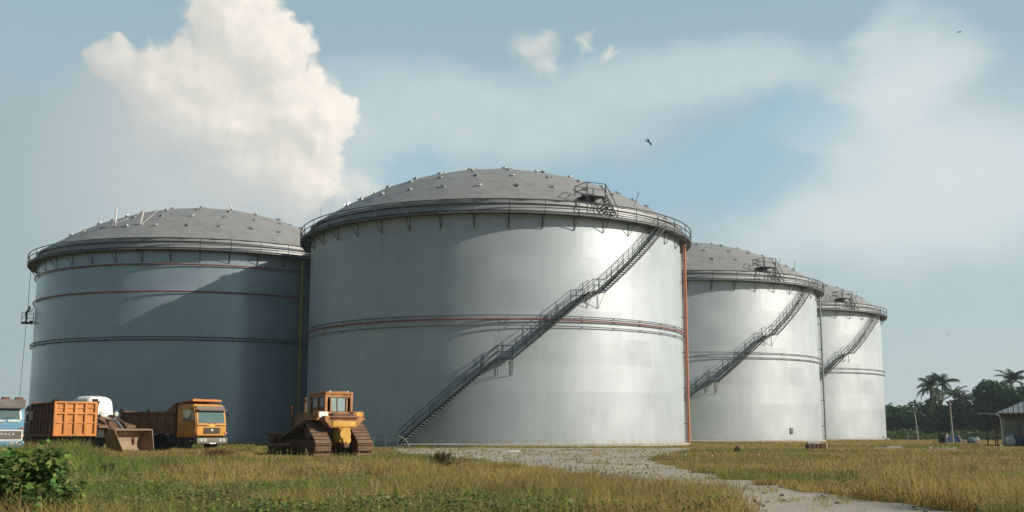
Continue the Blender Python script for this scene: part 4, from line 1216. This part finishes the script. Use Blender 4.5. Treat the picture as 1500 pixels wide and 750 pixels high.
def pole(px, d, hpx, name, label, lamp, lean):
    H = EYE + (633 - hpx) / 1660 * d
    r = empty(name, spot(px, d), 0, label, 'pole')
    b = MB(); b.tube([(0, 0, -.2), (lean, 0, H)], [.10, .07], 8); b.build('shaft', M_CONC, r)
    if lamp:
        b = MB(); b.tube([(lean, 0, H - .1), (lean - .5, 0, H + .15), (lean - .9, 0, H + .15)], .05, 5); b.box((lean - 1.0, 0, H + .13), (.6, .25, .14), None, .04); b.build('lamp_head', M_GALV, r)
    else:
        b = MB(); b.cyl((lean, 0, H - .02), (lean, 0, H + .06), .085, n=8); b.build('pole_cap', M_GALV, r)
pole(1345, 170, 606, 'lamp_post', 'shorter leaning lamp post in front of the trees, right of the farthest tank', True, -.35)
pole(1395.5, 126, 592, 'utility_pole', 'taller pale pole rising behind the blue shelter', False, -.12)

# open-sided shed at the right edge
def shed():
    r = empty('shed', spot(1519, 110), R_(-25), 'open sided shed with grey hipped metal roof at the right edge', 'shed')
    mr = paint('grey_roof_sheet', (.26, .28, .29), (.17, .15, .13), .4, .5, .3, .8)
    mw = paint('pale_plaster', (.36, .36, .33), (.22, .2, .17), .5, .85, 0, 1)
    X, Y, ez, rz = 3.1, 3.6, 2.85, 4.25
    b = MB()
    c = [(-X, -Y, ez), (X + 3, -Y, ez), (X + 3, Y, ez), (-X, Y, ez)]; a0, a1 = (-X + 3.0, 0, rz), (X, 0, rz)
    th = Vector((0, 0, -.07))
    for f in ((c[0], c[1], a1, a0), (c[2], c[3], a0, a1), (c[3], c[0], a0), (c[1], c[2], a1)):
        b.poly(f); b.poly([tuple(Vector(p) + th) for p in f][::-1])
    for i in range(4):
        p, q = c[i], c[(i + 1) % 4]; b.poly([p, q, tuple(Vector(q) + th), tuple(Vector(p) + th)])
    for i in range(22):                       # sheet corrugation ribs down the front slope
        x = -X + (2 * X + 3) * (i + .5) / 22
        t = 1 if -X + 3 < x < X else ((x + X) / 3 if x < 0 else (X + 3 - x) / 3)
        b.tube([(x, -Y, ez + .02), (x, -Y * (1 - t), ez + (rz - ez) * t + .02)], .03, 4)
    b.build('roof', mr, r)
    b = MB(); b.span((-X + .35, -Y + .3, ez - .5), (X + 2.6, -Y + .5, ez - .1)); b.span((-X + .35, -Y + .5, ez - .4), (-X + .5, Y - .3, ez - .1)); b.build('eaves_beam', paint('dark_timber', (.07, .06, .05), amt=.4), r)
    b = MB(); b.span((-X + .5, -Y + 1.6, -.1), (X + 2.5, -Y + 1.75, 2.2)); b.span((-X + .45, -Y + 1.75, -.1), (-X + .6, Y - .5, 2.4)); b.build('wall', mw, r)
    for i, (x, y) in enumerate(((-X + .5, -Y + .4), (-X + 1.75, -Y + .4), (-X + 2.55, -Y + .4), (X + .5, -Y + .4), (-X + .5, Y - .4), (X + 2.5, Y - .4), (X + 2.5, -Y + .4))):
        MB().tube([(x, y, -.1), (x + .05, y, ez - .05)], [.09, .08], 8).build('post', M_CONC if i == 0 else paint('dark_timber', (.07, .06, .05), amt=.4), r)
    MB().tube([(-X, -Y - .03, ez - .1), (-X + .25, -Y - .03, ez - .25), (-X + .35, -Y + .2, ez - .7), (-X + .38, -Y + .25, .0)], .06, 8).build('downpipe', M_WHITE, r)
    p = r.location
    b = MB(); b.span((-1.3, -.04, 0), (1.3, .04, .1)); b.box((0, 0, .55), (2.4, .5, .65), None, .08); b.box((-.7, -.27, .55), (.7, .05, .4))
    o = b.build('blue_tank', paint('blue_plastic', (.04, .12, .26), amt=.3)); o.location = p + Matrix.Rotation(R_(-25), 4, 'Z') @ Vector((-.9, -2.45, .05)); o.rotation_euler = (0, 0, R_(-25)); tag(o, 'blue plastic trough under the shed roof, behind its posts', 'trough')
    b = MB(); b.blob((0, 0, .42), (.42, .3, .46), 8, .12, 3); b.blob((.1, 0, .8), (.2, .18, .16), 9, .12, 2)
    o = b.build('white_sack', M_WHITE, smooth=60); o.location = p + Matrix.Rotation(R_(-25), 4, 'Z') @ Vector((-2.1, -2.75, 0)); tag(o, 'bulging white sack standing at the left end of the shed', 'sack')
    # lean-to canopy left of the shed
    r2 = empty('canopy', spot(1455, 112), R_(-4), 'thin flat canopy on dark posts just left of the shed', 'canopy')
    MB().slab([(-.9, -1.2, 2.85), (.9, -1.2, 2.75), (.9, 1.2, 2.75), (-.9, 1.2, 2.85)], .07).build('roof', mr, r2)
    for x, y in ((-.2, -1), (.7, -1), (-.2, 1), (.7, 1)): MB().cyl((x, y, -.1), (x, y, 2.79 if x < 0 else 2.74), .06, n=6).build('post', M_BROWN, r2)
shed()

# ------------------------------------------------------------------ trees
M_LEAF = leaf_mat('foliage', .3); M_BARK = paint('bark', (.10, .08, .06), (.05, .04, .03), .5, .9, 0, 3, .4)
def leaf_cloud(cents, radii, n, size, cols, seed, jitter=.35):
    r = np.random.default_rng(seed)
    k = r.choice(len(cents), n, p=np.array([q[0] * q[1] * q[2] for q in radii]) / sum(q[0] * q[1] * q[2] for q in radii))
    d = r.normal(size=(n, 3)); d /= np.linalg.norm(d, axis=1)[:, None]
    rad = r.uniform(.35, 1.0, n) ** .5 * (1 + r.normal(size=n) * .09)
    C = np.array(cents)[k] + d * rad[:, None] * np.array(radii)[k]
    nrm = d + r.normal(size=(n, 3)) * .8; nrm /= np.linalg.norm(nrm, axis=1)[:, None]
    a = np.cross(nrm, r.normal(size=(n, 3))); a /= np.linalg.norm(a, axis=1)[:, None]; b = np.cross(nrm, a)
    s = size * r.uniform(.55, 1.35, n)[:, None]
    V = np.stack([C - a * s, C - b * s * .55, C + a * s, C + b * s * .55], 1).reshape(-1, 3)
    tone = np.array(cols)[(k + r.integers(0, 2, n)) % len(cols)] * r.uniform(.7, 1.35, n)[:, None]
    return V, np.arange(4 * n), np.repeat(tone, 4, 0)
def tree_proto(seed, H, W, kind):
    rd = random.Random(seed); cents, radii = [], []
    n = 11
    for i in range(n):
        a = rd.uniform(0, 2 * PI); q = rd.uniform(.1, .75)
        z = rd.uniform(.28, .86) * H
        cents.append((math.cos(a) * q * W, math.sin(a) * q * W, z)); s = rd.uniform(.28, .5)
        radii.append((W * s, W * s, H * s * .42))
    cols = {'dark': [(.030, .088, .044), (.040, .11, .046), (.024, .07, .04)], 'mid': [(.042, .105, .044), (.056, .125, .046), (.032, .085, .04)], 'pale': [(.06, .10, .04), (.08, .11, .045), (.045, .08, .035)]}[kind]
    V, F, T = leaf_cloud(cents, radii, 2600, .042 * H, cols, seed)
    crown = raw_mesh('crown', V, F, 4, M_LEAF, T)
    b = MB(); b.tube([(0, 0, -.2), (.05 * W, 0, H * .25), (0, .04 * W, H * .5), (.03, 0, H * .8)], [.035 * H, .028 * H, .02 * H, .006 * H], 8)
    for c in cents[:8]: b.tube([(0, 0, H * .3), (c[0] * .5, c[1] * .5, (H * .3 + c[2]) / 2), c], [.014 * H, .01 * H, .004 * H], 5)
    return crown, b.mesh('trunk', M_BARK)
PROTO = {k: [tree_proto(40 + i * 7 + j, 1 * 8, 3.6, k) for i in range(3)] for j, k in enumerate(('dark', 'mid', 'pale'))}
def place_tree(px, d, ytop, kind, wscale=1., v=0):
    H = EYE + (633 - ytop) / 1660 * d
    lab = {'dark': 'dark green bushy tree in the tree line beyond the tanks', 'mid': 'mid green bushy tree in the tree line beyond the tanks', 'pale': 'paler green bushy tree in the tree line beyond the tanks'}[kind]
    r = empty('broadleaf_tree', spot(px, d), (px * 1.3) % 6.28, lab, 'tree', 'bushy trees in the tree line')
    cr, tk = PROTO[kind][v % 3]
    s = H / 8 * 1.04
    for nm, me in (('crown', cr), ('trunk', tk)):
        o = link(nm, me, r); o.scale = (s * wscale, s * wscale, s)
    return r
rd = random.Random(3)
x = 1282
while x < 1600:
    base_top = 596 if x < 1345 else (594 if x < 1400 else 588)
    place_tree(x, rd.uniform(240, 255), base_top + rd.uniform(-7, 7), rd.choice(['mid', 'dark', 'dark', 'pale']), rd.uniform(.95, 1.4), int(x)); x += rd.uniform(11, 16)
x = 1290
while x < 1580:
    place_tree(x, rd.uniform(222, 236), 607 + rd.uniform(-8, 8), rd.choice(['dark', 'dark', 'mid']), rd.uniform(1.1, 1.7), int(x)); x += rd.uniform(14, 22)
for px, d, yt, k, ws in ((1400, 226, 590, 'mid', 1.1), (1418, 232, 588, 'dark', 1.2), (1440, 228, 586, 'mid', 1.1), (1462, 220, 569, 'dark', 1.0), (1478, 224, 563, 'dark', 1.05), (1497, 218, 572, 'dark', 1.1), (1520, 225, 565, 'dark', 1.1), (1432, 219, 597, 'pale', 1.0)):
    t = place_tree(px, d, yt, k, ws, px)

def palm_crown(seed, n, L, cols, droop):
    rd = random.Random(seed); V, F, T = [], [], []
    def quad(p, q, w, col):
        i = len(V); V.extend([p - w, p + w, q + w * .25, q - w * .25]); F.extend([i, i + 1, i + 2, i + 3]); T.extend([col] * 4)
    for k in range(n):
        a = 2 * PI * k / n * 2.4 + rd.uniform(-.3, .3); up = rd.uniform(-.35, 1.25) if k > 3 else rd.uniform(1.0, 1.4)
        l = L * rd.uniform(.8, 1.1); h = Vector((math.cos(a), math.sin(a), 0))
        col = Vector(rd.choice(cols)) * rd.uniform(.75, 1.25)
        pts = []; p = Vector((0, 0, 0)); e = up
        for i in range(15):
            pts.append(p.copy()); p = p + (h * math.cos(e) + Vector((0, 0, 1)) * math.sin(e)) * l / 14; e -= droop * (.5 + i / 14)
        side = Vector((-h.y, h.x, 0))
        for i in range(14):
            quad(pts[i], pts[i + 1], side * .05, col)
            if i < 1: continue
            ll = L * .24 * math.sin(PI * min(.97, .12 + i / 15)) ** .7
            tdir = (pts[i + 1] - pts[i]).normalized()
            for t in (0, .5):
                for s in (-1, 1):
                    q = pts[i].lerp(pts[i + 1], t)
                    e2 = q + (side * s * .75 + tdir * .55 - Vector((0, 0, rd.uniform(.35, .75)))).normalized() * ll * rd.uniform(.8, 1.1)
                    quad(q, e2, tdir * .085, col * rd.uniform(.85, 1.15))
    return raw_mesh('crown', np.array([tuple(v) for v in V]), np.array(F), 4, M_LEAF, np.array([tuple(t) for t in T]))
PCOL = [(.034, .075, .04), (.048, .095, .045), (.065, .095, .05)]
PCR = [palm_crown(3, 26, 5.2, PCOL, .145), palm_crown(8, 22, 5.2, PCOL, .12)]
def palm(px, d, ytop, crown, sc, lean, label, base=None):
    H = EYE + (633 - ytop) / 1660 * d - 3.2 * sc
    r = empty('palm_tree', spot(px, d) - Vector((lean, 0, 0)), 0, label, 'palm tree', 'coconut palms in the tree line')
    b = MB(); b.tube([(0, 0, -.2), (lean * .3, 0, H * .35), (lean * .8, 0, H * .75), (lean, 0, H + .2)], [.28, .2, .17, .16], 8)
    b.build('trunk', M_BARK, r)
    o = link('crown', PCR[crown], r, (lean, 0, H), (0, 0, px)); o.scale = (sc,) * 3
    b = MB()
    for k in range(7): b.blob((lean + .35 * math.cos(k), .35 * math.sin(k), H - .25 - .1 * (k % 2)), (.17, .17, .2), k, .05, 1)
    b.build('coconuts', paint('coconut_husk', (.10, .10, .04), amt=.4), r)
palm(1367, 232, 553, 0, .82, .4, 'tallest full crowned coconut palm, left of the pair behind the shorter lamp post')
palm(1385, 238, 549, 1, .78, 1.2, 'coconut palm with upswept fronds, right of the pair above the tree line')
palm(1402, 228, 568, 1, .66, .8, 'lower coconut palm just right of the palm pair')
palm(1415, 236, 573, 0, .7, -.5, 'low coconut palm with spreading fronds, above the taller pale pole')
palm(1487, 232, 546, 1, .8, .6, 'tall coconut palm above the shed roof at the right')
palm(1447, 240, 577, 0, .7, .2, 'coconut palm left of the dark trees by the shed')
palm(1318, 250, 599, 1, .6, .2, 'small distant coconut palm next to the farthest tank')
# undergrowth below the trees
def undergrowth():
    rd = random.Random(9); C, R = [], []
    for i in range(90):
        px = rd.uniform(1290, 1560); d = rd.uniform(196, 216); p = spot(px, d); h = rd.uniform(.4, 1.4)
        C.append((p.x, p.y, h * .5)); R.append((rd.uniform(1, 2.4), rd.uniform(1, 2), h * .7))
    V, F, T = leaf_cloud(C, R, 9000, .22, [(.05, .085, .02), (.075, .10, .025), (.03, .055, .018)], 77)
    V[:, 2] = np.abs(V[:, 2])
    tag(link('undergrowth', raw_mesh('undergrowth', V, F, 4, M_LEAF, T)), 'low green undergrowth along the foot of the tree line', 'undergrowth', kind='stuff')
undergrowth()
def banana():
    r = empty('banana_plant', spot(1329, 188), 0, 'small bright banana plant left of the shorter lamp post', 'plant')
    b = MB(); b.tube([(0, 0, -.1), (0, 0, 1.2)], [.16, .1], 8); b.build('stem', paint('banana_stem', (.09, .12, .05), amt=.3), r)
    V, F, T = [], [], []
    for k in range(8):
        a = k * 2.4; h = Vector((math.cos(a), math.sin(a), 0)); sd = Vector((-h.y, h.x, 0)); p = Vector((0, 0, 1.1)); e = 1.2 - .1 * k
        prev = None
        for i in range(7):
            w = .32 * math.sin(PI * (i + .6) / 7.2); cur = (p - sd * w, p + sd * w)
            if prev: n = len(V); V += [prev[0], prev[1], cur[1], cur[0]]; F += [n, n + 1, n + 2, n + 3]; T += [(.06, .12, .04)] * 4
            prev = cur; p = p + (h * math.cos(e) + Vector((0, 0, math.sin(e)))) * .3; e -= .3
    link('leaves', raw_mesh('leaves', np.array([tuple(v) for v in V]), np.array(F), 4, M_LEAF, np.array(T)), r)
banana()

# ------------------------------------------------------------------ birds
def birds():
    m = paint('dark_feathers', (.03, .03, .03), (.05, .04, .035), .4, .8, 0, 8)
    def mk():
        b = MB()
        b.tube([(.32, 0, 0), (.22, 0, .01), (.05, 0, 0), (-.2, 0, -.01), (-.33, 0, 0)], [.015, .05, .075, .05, .02], 8)
        return b.mesh('body', m)
    def wing(s):
        b = MB()
        P = [((.14, .05), (-.12, .05), .02), ((.2, .3), (-.1, .3), .09), ((.16, .52), (-.08, .52), .07), ((.04, .78), (-.04, .75), .0)]
        for (a, c, z), (a2, c2, z2) in zip(P, P[1:]):
            b.slab([(a[0], s * a[1], z), (a2[0], s * a2[1], z2), (c2[0], s * c2[1], z2), (c[0], s * c[1], z)], .015)
        return b.mesh('wing', m)
    def tail(): return MB().prism([(-.28, .03), (-.28, -.03), (-.56, -.13), (-.5, 0), (-.56, .13)], -.008, .008, 'z').mesh('tail', m)
    parts = [('body', mk()), ('wing', wing(1)), ('wing', wing(-1)), ('tail', tail())]
    for px, py, d, eul, lab in ((950, 208, 118, (R_(-20), R_(30), R_(-35)), 'black kite gliding above the right shoulder of the nearest tank'),
                           (1405, 47, 210, (R_(10), 0, R_(10)), 'tiny dark bird high up in the top right of the sky'),
                           (1326, 472, 260, (R_(30), 0, R_(60)), 'tiny dark bird just right of the farthest tank roof'),
                           (1388, 490, 280, (R_(20), R_(10), R_(90)), 'tiny dark bird low above the palm trees')):
        e = empty('bird', Vector((0, 0, EYE)) + ray(px, py) * d, 0, lab, 'bird', 'dark birds in the sky'); e.rotation_euler = eul
        if py > 400: e.scale = (.55, .55, .55)
        for nm, me in parts: link(nm, me, e)
birds()

# ------------------------------------------------------------------ grass and weeds
M_GRASS = leaf_mat('grass_blades', .45, .75)
TANKS = [T_FRONT, T_LEFT, T_THIRD, T_FOURTH]
def clear_of(x, y):
    k = ~in_road(x, y)
    for t in TANKS: k &= (x - t.location.x) ** 2 + (y - t.location.y) ** 2 > (TR + .6) ** 2
    return k
def scatter(n, d0, d1, power, seed, half=.50):
    r = np.random.default_rng(seed)
    u = r.random(n)
    q = 2 - power
    d = (d0 ** q + u * (d1 ** q - d0 ** q)) ** (1 / q)
    a = r.uniform(-half, half, n)
    return d * np.sin(a), d * np.cos(a), d
def gcol(x, y, r):
    """sward colour by place: straw, olive and green patches (the plants' own colours)"""
    n1 = vnoise(x * .16 + 3, y * .10, 1) * .6 + vnoise(x * .5, y * .35, 2) * .4
    n2 = vnoise(x * .9, y * .7, 6)
    straw, olive, green, brown = np.array((.42, .31, .105)), np.array((.28, .23, .07)), np.array((.16, .225, .045)), np.array((.21, .14, .06))
    d = np.hypot(x, y)
    gf = np.clip((n1 - .42) * 4.5 + np.clip((32 - d) / 16, -.5, .75) - .1, 0, 1)[:, None]
    sf = np.clip((.62 - n1) * 2.6, 0, 1)[:, None]
    c = olive * (1 - sf) + straw * sf
    c = c * (1 - gf) + green * gf
    bf = np.clip((n2 - .66) * 4, 0, .85)[:, None]
    c = c * (1 - bf) + brown * bf
    return c * r.uniform(.8, 1.22, len(x))[:, None]
def blades(name, x, y, per, height, width, lean, seed, label):
    r = np.random.default_rng(seed); n = len(x)
    X = np.repeat(x, per) + r.normal(size=n * per) * np.repeat(width * 5, per); Y = np.repeat(y, per) + r.normal(size=n * per) * np.repeat(width * 5, per)
    H = np.repeat(height, per) * r.uniform(.45, 1.15, n * per); W = np.repeat(width, per) * r.uniform(.7, 1.3, n * per)
    a = r.uniform(0, 2 * PI, n * per); l = H * r.uniform(.1, lean, n * per); f = r.uniform(0, 2 * PI, n * per)
    dx, dy = np.cos(a) * W / 2, np.sin(a) * W / 2
    lx, ly = np.cos(f) * l, np.sin(f) * l
    Z0 = np.zeros_like(X)
    A = np.stack([X - dx, Y - dy, Z0], 1); B = np.stack([X + dx, Y + dy, Z0], 1)
    C = np.stack([X + lx * .4 + dx * .8, Y + ly * .4 + dy * .8, H * .62], 1); D = np.stack([X + lx * .4 - dx * .8, Y + ly * .4 - dy * .8, H * .62], 1)
    E = np.stack([X + lx, Y + ly, H], 1)
    V = np.stack([A, B, C, D, E], 1).reshape(-1, 3)
    i = np.arange(n * per) * 5
    F = np.stack([i, i + 1, i + 2, i, i + 2, i + 3, i + 3, i + 2, i + 4], 1).ravel()
    T = np.repeat(np.repeat(gcol(x, y, r), per, 0) * r.uniform(.9, 1.12, (n * per, 1)), 5, 0)
    o = link(name, raw_mesh(name, V, F, 3, M_GRASS, T)); tag(o, label, 'grass', kind='stuff'); return o
def hmap(x, y, d):
    n = vnoise(x * .35, y * .25, 4); m = vnoise(x * 1.3, y * .9, 8)
    px = 750 + np.tan(np.arctan2(x, y)) * 1660
    h = .10 + .16 * n + .14 * m
    h = np.where(d < 34, h * 1.35, h)
    left = np.clip((160 - px) / 40, 0, 1) + .25 * np.clip((370 - px) / 60, 0, 1)
    h = h * (1 + left * np.where(d > 30, .4 + .8 * vnoise(x * .5, y * .3, 23), .3))
    h = h * (.55 + .9 * vnoise(x * .22, y * .16, 27))
    h = np.where((px > 370) & (px < 700) & (d > 42), h * .45, h)
    h = np.where((px > 640) & (px < 1010) & (d > 24), h * .6, h)
    h = np.where((px > 160) & (px < 250) & (d > 45), h * .55, h)
    h = np.where((px > 940) & (d > 22), h * .5, h)
    h = np.where(d > 85, h * .8, h)
    return h
x, y, d = scatter(70000, 13.5, 75, 1.35, 21); k = clear_of(x, y); x, y, d = x[k], y[k], d[k]
k = (np.random.default_rng(2).random(len(x)) < .35 + .9 * vnoise(x * .6, y * .45, 12)); x, y, d = x[k], y[k], d[k]
blades('meadow_grass', x, y, 6, hmap(x, y, d), np.clip(d * .00055, .009, .05), .9, 5, 'yellow green meadow grass covering the yard')
x, y, d = scatter(26000, 72, 185, 1.2, 22, .46); k = clear_of(x, y); x, y, d = x[k], y[k], d[k]
blades('far_grass', x, y, 4, hmap(x, y, d), np.clip(d * .0007, .05, .12), .9, 6, 'short olive grass around and beyond the tanks')
# sparse tufts creeping over the gravel edge
x, y, d = scatter(14000, 14, 100, 1.2, 31); k = in_road(x, y) & (vnoise(x * .8, y * .6, 17) * .7 + vnoise(x * 2.5, y * 2, 18) * .3 > .53); x, y, d = x[k], y[k], d[k]
blades('track_grass', x, y, 6, .05 + .09 * vnoise(x, y, 4), np.clip(d * .00055, .01, .05), 1., 7, 'thin grass tufts growing in the gravel track')

def weeds():
    r = np.random.default_rng(8)
    x, y, d = scatter(9000, 13.5, 40, 1.5, 41); k = clear_of(x, y) & (vnoise(x * .55, y * .4, 9) + np.clip((24 - d) * .05, -.5, .35) + r.normal(size=len(x)) * .14 > .66)
    x, y, d = x[k], y[k], d[k]
    n = len(x); per = 14
    X = np.repeat(x, per); Y = np.repeat(y, per); m = n * per
    hh = np.repeat(.16 + .3 * vnoise(x * .7, y * .7, 13), per)
    C = np.stack([X + r.normal(size=m) * .08, Y + r.normal(size=m) * .08, r.uniform(.15, 1, m) * hh], 1)
    dd = r.normal(size=(m, 3)); dd[:, 2] = dd[:, 2] * .4; dd /= np.linalg.norm(dd, axis=1)[:, None]
    up = np.array((0, 0, 1.)) + r.normal(size=(m, 3)) * .55; sd = np.cross(dd, up); sd /= np.linalg.norm(sd, axis=1)[:, None]
    s = r.uniform(.018, .042, m)[:, None]
    V = np.stack([C, C + dd * s + sd * s * .55, C + dd * s * 2.1, C + dd * s - sd * s * .55], 1).reshape(-1, 3)
    cols = np.array([(.10, .17, .035), (.14, .19, .04), (.18, .20, .055), (.075, .125, .032), (.21, .17, .075)])
    T = np.repeat(cols[np.repeat(r.integers(0, 5, n), per)] * r.uniform(.7, 1.35, (m, 1)), 4, 0)
    tag(link('leafy_weeds', raw_mesh('leafy_weeds', V, np.arange(4 * m), 4, M_LEAF, T)), 'small leafy weeds among the foreground grass', 'weeds', kind='stuff')
    # dry seed stalks
    x, y, d = scatter(5200, 13.5, 60, 1.4, 43); k = clear_of(x, y) & (vnoise(x * .4, y * .3, 19) > .45); x, y, d = x[k], y[k], d[k]; n = len(x)
    H = r.uniform(.3, .62, n) * np.where(d > 40, .75, 1); lx, ly = r.normal(size=(2, n)) * .09; w = np.clip(d * .0004, .006, .03)
    a = r.uniform(0, PI, n); dx, dy = np.cos(a) * w / 2, np.sin(a) * w / 2
    V = np.stack([np.stack([x - dx, y - dy, 0 * x], 1), np.stack([x + dx, y + dy, 0 * x], 1), np.stack([x + lx + dx * .6, y + ly + dy * .6, H * .85], 1), np.stack([x + lx - dx * .6, y + ly - dy * .6, H * .85], 1),
                  np.stack([x + lx - dx * 2.2, y + ly - dy * 2.2, H * .86], 1), np.stack([x + lx + dx * 2.2, y + ly + dy * 2.2, H * .86], 1), np.stack([x + lx * 1.3 + dx, y + ly * 1.3 + dy, H], 1), np.stack([x + lx * 1.3 - dx, y + ly * 1.3 - dy, H], 1)], 1).reshape(-1, 3)
    i = np.arange(n) * 8
    F = np.stack([i, i + 1, i + 2, i + 3, i + 4, i + 5, i + 6, i + 7], 1).ravel()
    T = np.repeat(np.array([(.33, .26, .12)]) * r.uniform(.6, 1.3, (n, 1)), 8, 0)
    tag(link('seed_stalks', raw_mesh('seed_stalks', V, F, 4, M_GRASS, T)), 'dry straw coloured seed stalks standing in the grass', 'grass', kind='stuff')
weeds()

def heart_leaves(C, dirs, s, tone, r):
    m = len(C)
    up = np.array((0, 0, 1.)) + r.normal(size=(m, 3)) * .45
    sd = np.cross(dirs, up); sd /= np.linalg.norm(sd, axis=1)[:, None]; nr = np.cross(sd, dirs); s = s[:, None]
    P = lambda f, w, b: C + dirs * s * f + sd * s * w + nr * s * b
    V = np.stack([P(0, 0, 0), P(-.12, .38, .12), P(.35, .52, .14), P(1.15, 0, -.12), P(.35, -.52, .14), P(-.12, -.38, .12), P(.4, 0, 0)], 1).reshape(-1, 3)
    i = np.arange(m) * 7
    F = np.concatenate([np.stack([i + a, i + b, i + 6], 1) for a, b in ((0, 1), (1, 2), (2, 3), (3, 4), (4, 5), (5, 0))], 1).ravel()
    return V, F, np.repeat(tone, 7, 0)
def shrub(name, px, d, W, H, nleaf, size, cols, label, cat, seed, depth=.7):
    r = np.random.default_rng(seed); rt = empty(name, spot(px, d), 0, label, cat)
    b = MB(); stems = []
    for k in range(24):
        a = r.uniform(0, 2 * PI); q = r.uniform(.2, 1) * W * .5
        tip = Vector((math.cos(a) * q, math.sin(a) * q * depth, H * r.uniform(.6, 1.0) * (1 - .35 * (q / (W * .5)) ** 2)))
        mid = Vector((tip.x * .35, tip.y * .35, tip.z * .6)); stems.append((mid, tip)); b.tube([(0, 0, -.05), mid, tip], [.014, .009, .004], 5)
    b.build('stems', paint('green_stem', (.09, .09, .04), amt=.3), rt)
    m = nleaf; k = r.integers(0, 24, m); t = r.random(m) ** .7
    M = np.array([tuple(s[0]) for s in stems])[k]; E = np.array([tuple(s[1]) for s in stems])[k]
    B0 = M * (1 - t[:, None]) + E * t[:, None]; low = r.random(m) < .3
    B0[low] *= np.array((1.15, 1.15, .55))
    dd = r.normal(size=(m, 3)); dd[:, 2] *= .5; dd /= np.linalg.norm(dd, axis=1)[:, None]
    C = B0 + dd * r.uniform(.02, .14, m)[:, None] * (W / 1.6)
    C[:, 2] = np.maximum(C[:, 2], .03)
    tone = np.array(cols)[r.integers(0, len(cols), m)] * r.uniform(.65, 1.4, (m, 1))
    V, F, T = heart_leaves(C, dd, size * r.uniform(.5, 1.25, m), tone, r)
    link('leaves', raw_mesh('leaves', V, F, 3, M_LEAF, T), rt)
GR = [(.07, .155, .03), (.11, .21, .04), (.04, .09, .025), (.18, .27, .055), (.20, .23, .07)]
shrub('shrub', 24, 16.3, 2.0, 1.08, 2300, .085, GR, 'large leafy green shrub filling the bottom left corner', 'shrub', 51)
shrub('shrub', 80, 15.2, 1.0, .62, 700, .06, GR, 'smaller leafy green shrub right of the corner shrub', 'shrub', 52)
shrub('shrub', 716, 15.6, 1.2, .26, 380, .05, [(.05, .075, .025), (.07, .10, .03), (.09, .075, .04)], 'low dark weedy shrub at the bottom middle of the foreground', 'shrub', 53)
shrub('shrub', 645, 36, 1.2, .68, 800, .05, [(.11, .07, .04), (.09, .085, .03), (.14, .09, .05)], 'brownish upright weed standing before the gravel by the tank', 'weed', 54)
shrub('shrub', 318, 49, 2.2, .62, 900, .06, [(.20, .10, .03), (.17, .09, .03), (.22, .13, .045)], 'reddish brown weed clump in front of the amber truck', 'weed', 55)
shrub('shrub', 165, 33, .8, .42, 220, .05, [(.09, .06, .035), (.07, .07, .03)], 'dark brown weed left of centre in the meadow, before the loader bucket', 'weed', 56)
shrub('shrub', 95, 40, 2.6, .62, 700, .07, [(.10, .105, .035), (.14, .12, .04), (.07, .085, .03)], 'olive weed clump below the orange tailgate', 'weed', 57)

def stones():
    rd = random.Random(12); b = MB(); r = np.random.default_rng(6)
    x, y, d = scatter(2600, 15, 75, 1.2, 61); k = in_road(x, y); x, y, d = x[k], y[k], d[k]
    for i in range(min(320, len(x))):
        s = rd.uniform(.015, .05) * (1 + d[i] / 60)
        res = bmesh.ops.create_icosphere(b.bm, subdivisions=1, radius=1)
        for v in res['verts']: v.co = Vector((v.co.x * s * rd.uniform(.7, 1.3) + x[i], v.co.y * s + y[i], v.co.z * s * .6 + s * .3))
    tag(b.build('loose_stones', paint('stone', (.32, .28, .23), (.1, .085, .06), .6, .9, 0, 2)), 'loose stones strewn over the gravel track', 'stones', kind='stuff')
stones()

# ------------------------------------------------------------------ thin evening air
def haze():
    m, nt = newmat('air')
    v = N(nt, 'ShaderNodeVolumePrincipled'); v.inputs['Color'].default_value = (.80, .92, 1, 1)
    v.inputs['Density'].default_value = .00020; v.inputs['Anisotropy'].default_value = .2
    o = N(nt, 'ShaderNodeOutputMaterial'); nt.links.new(v.outputs[0], o.inputs['Volume'])
    b = MB(); b.span((-4050, -350, -1), (4050, 6050, 130)); tag(b.build('haze', m, smooth=0), kind='stuff')
haze()
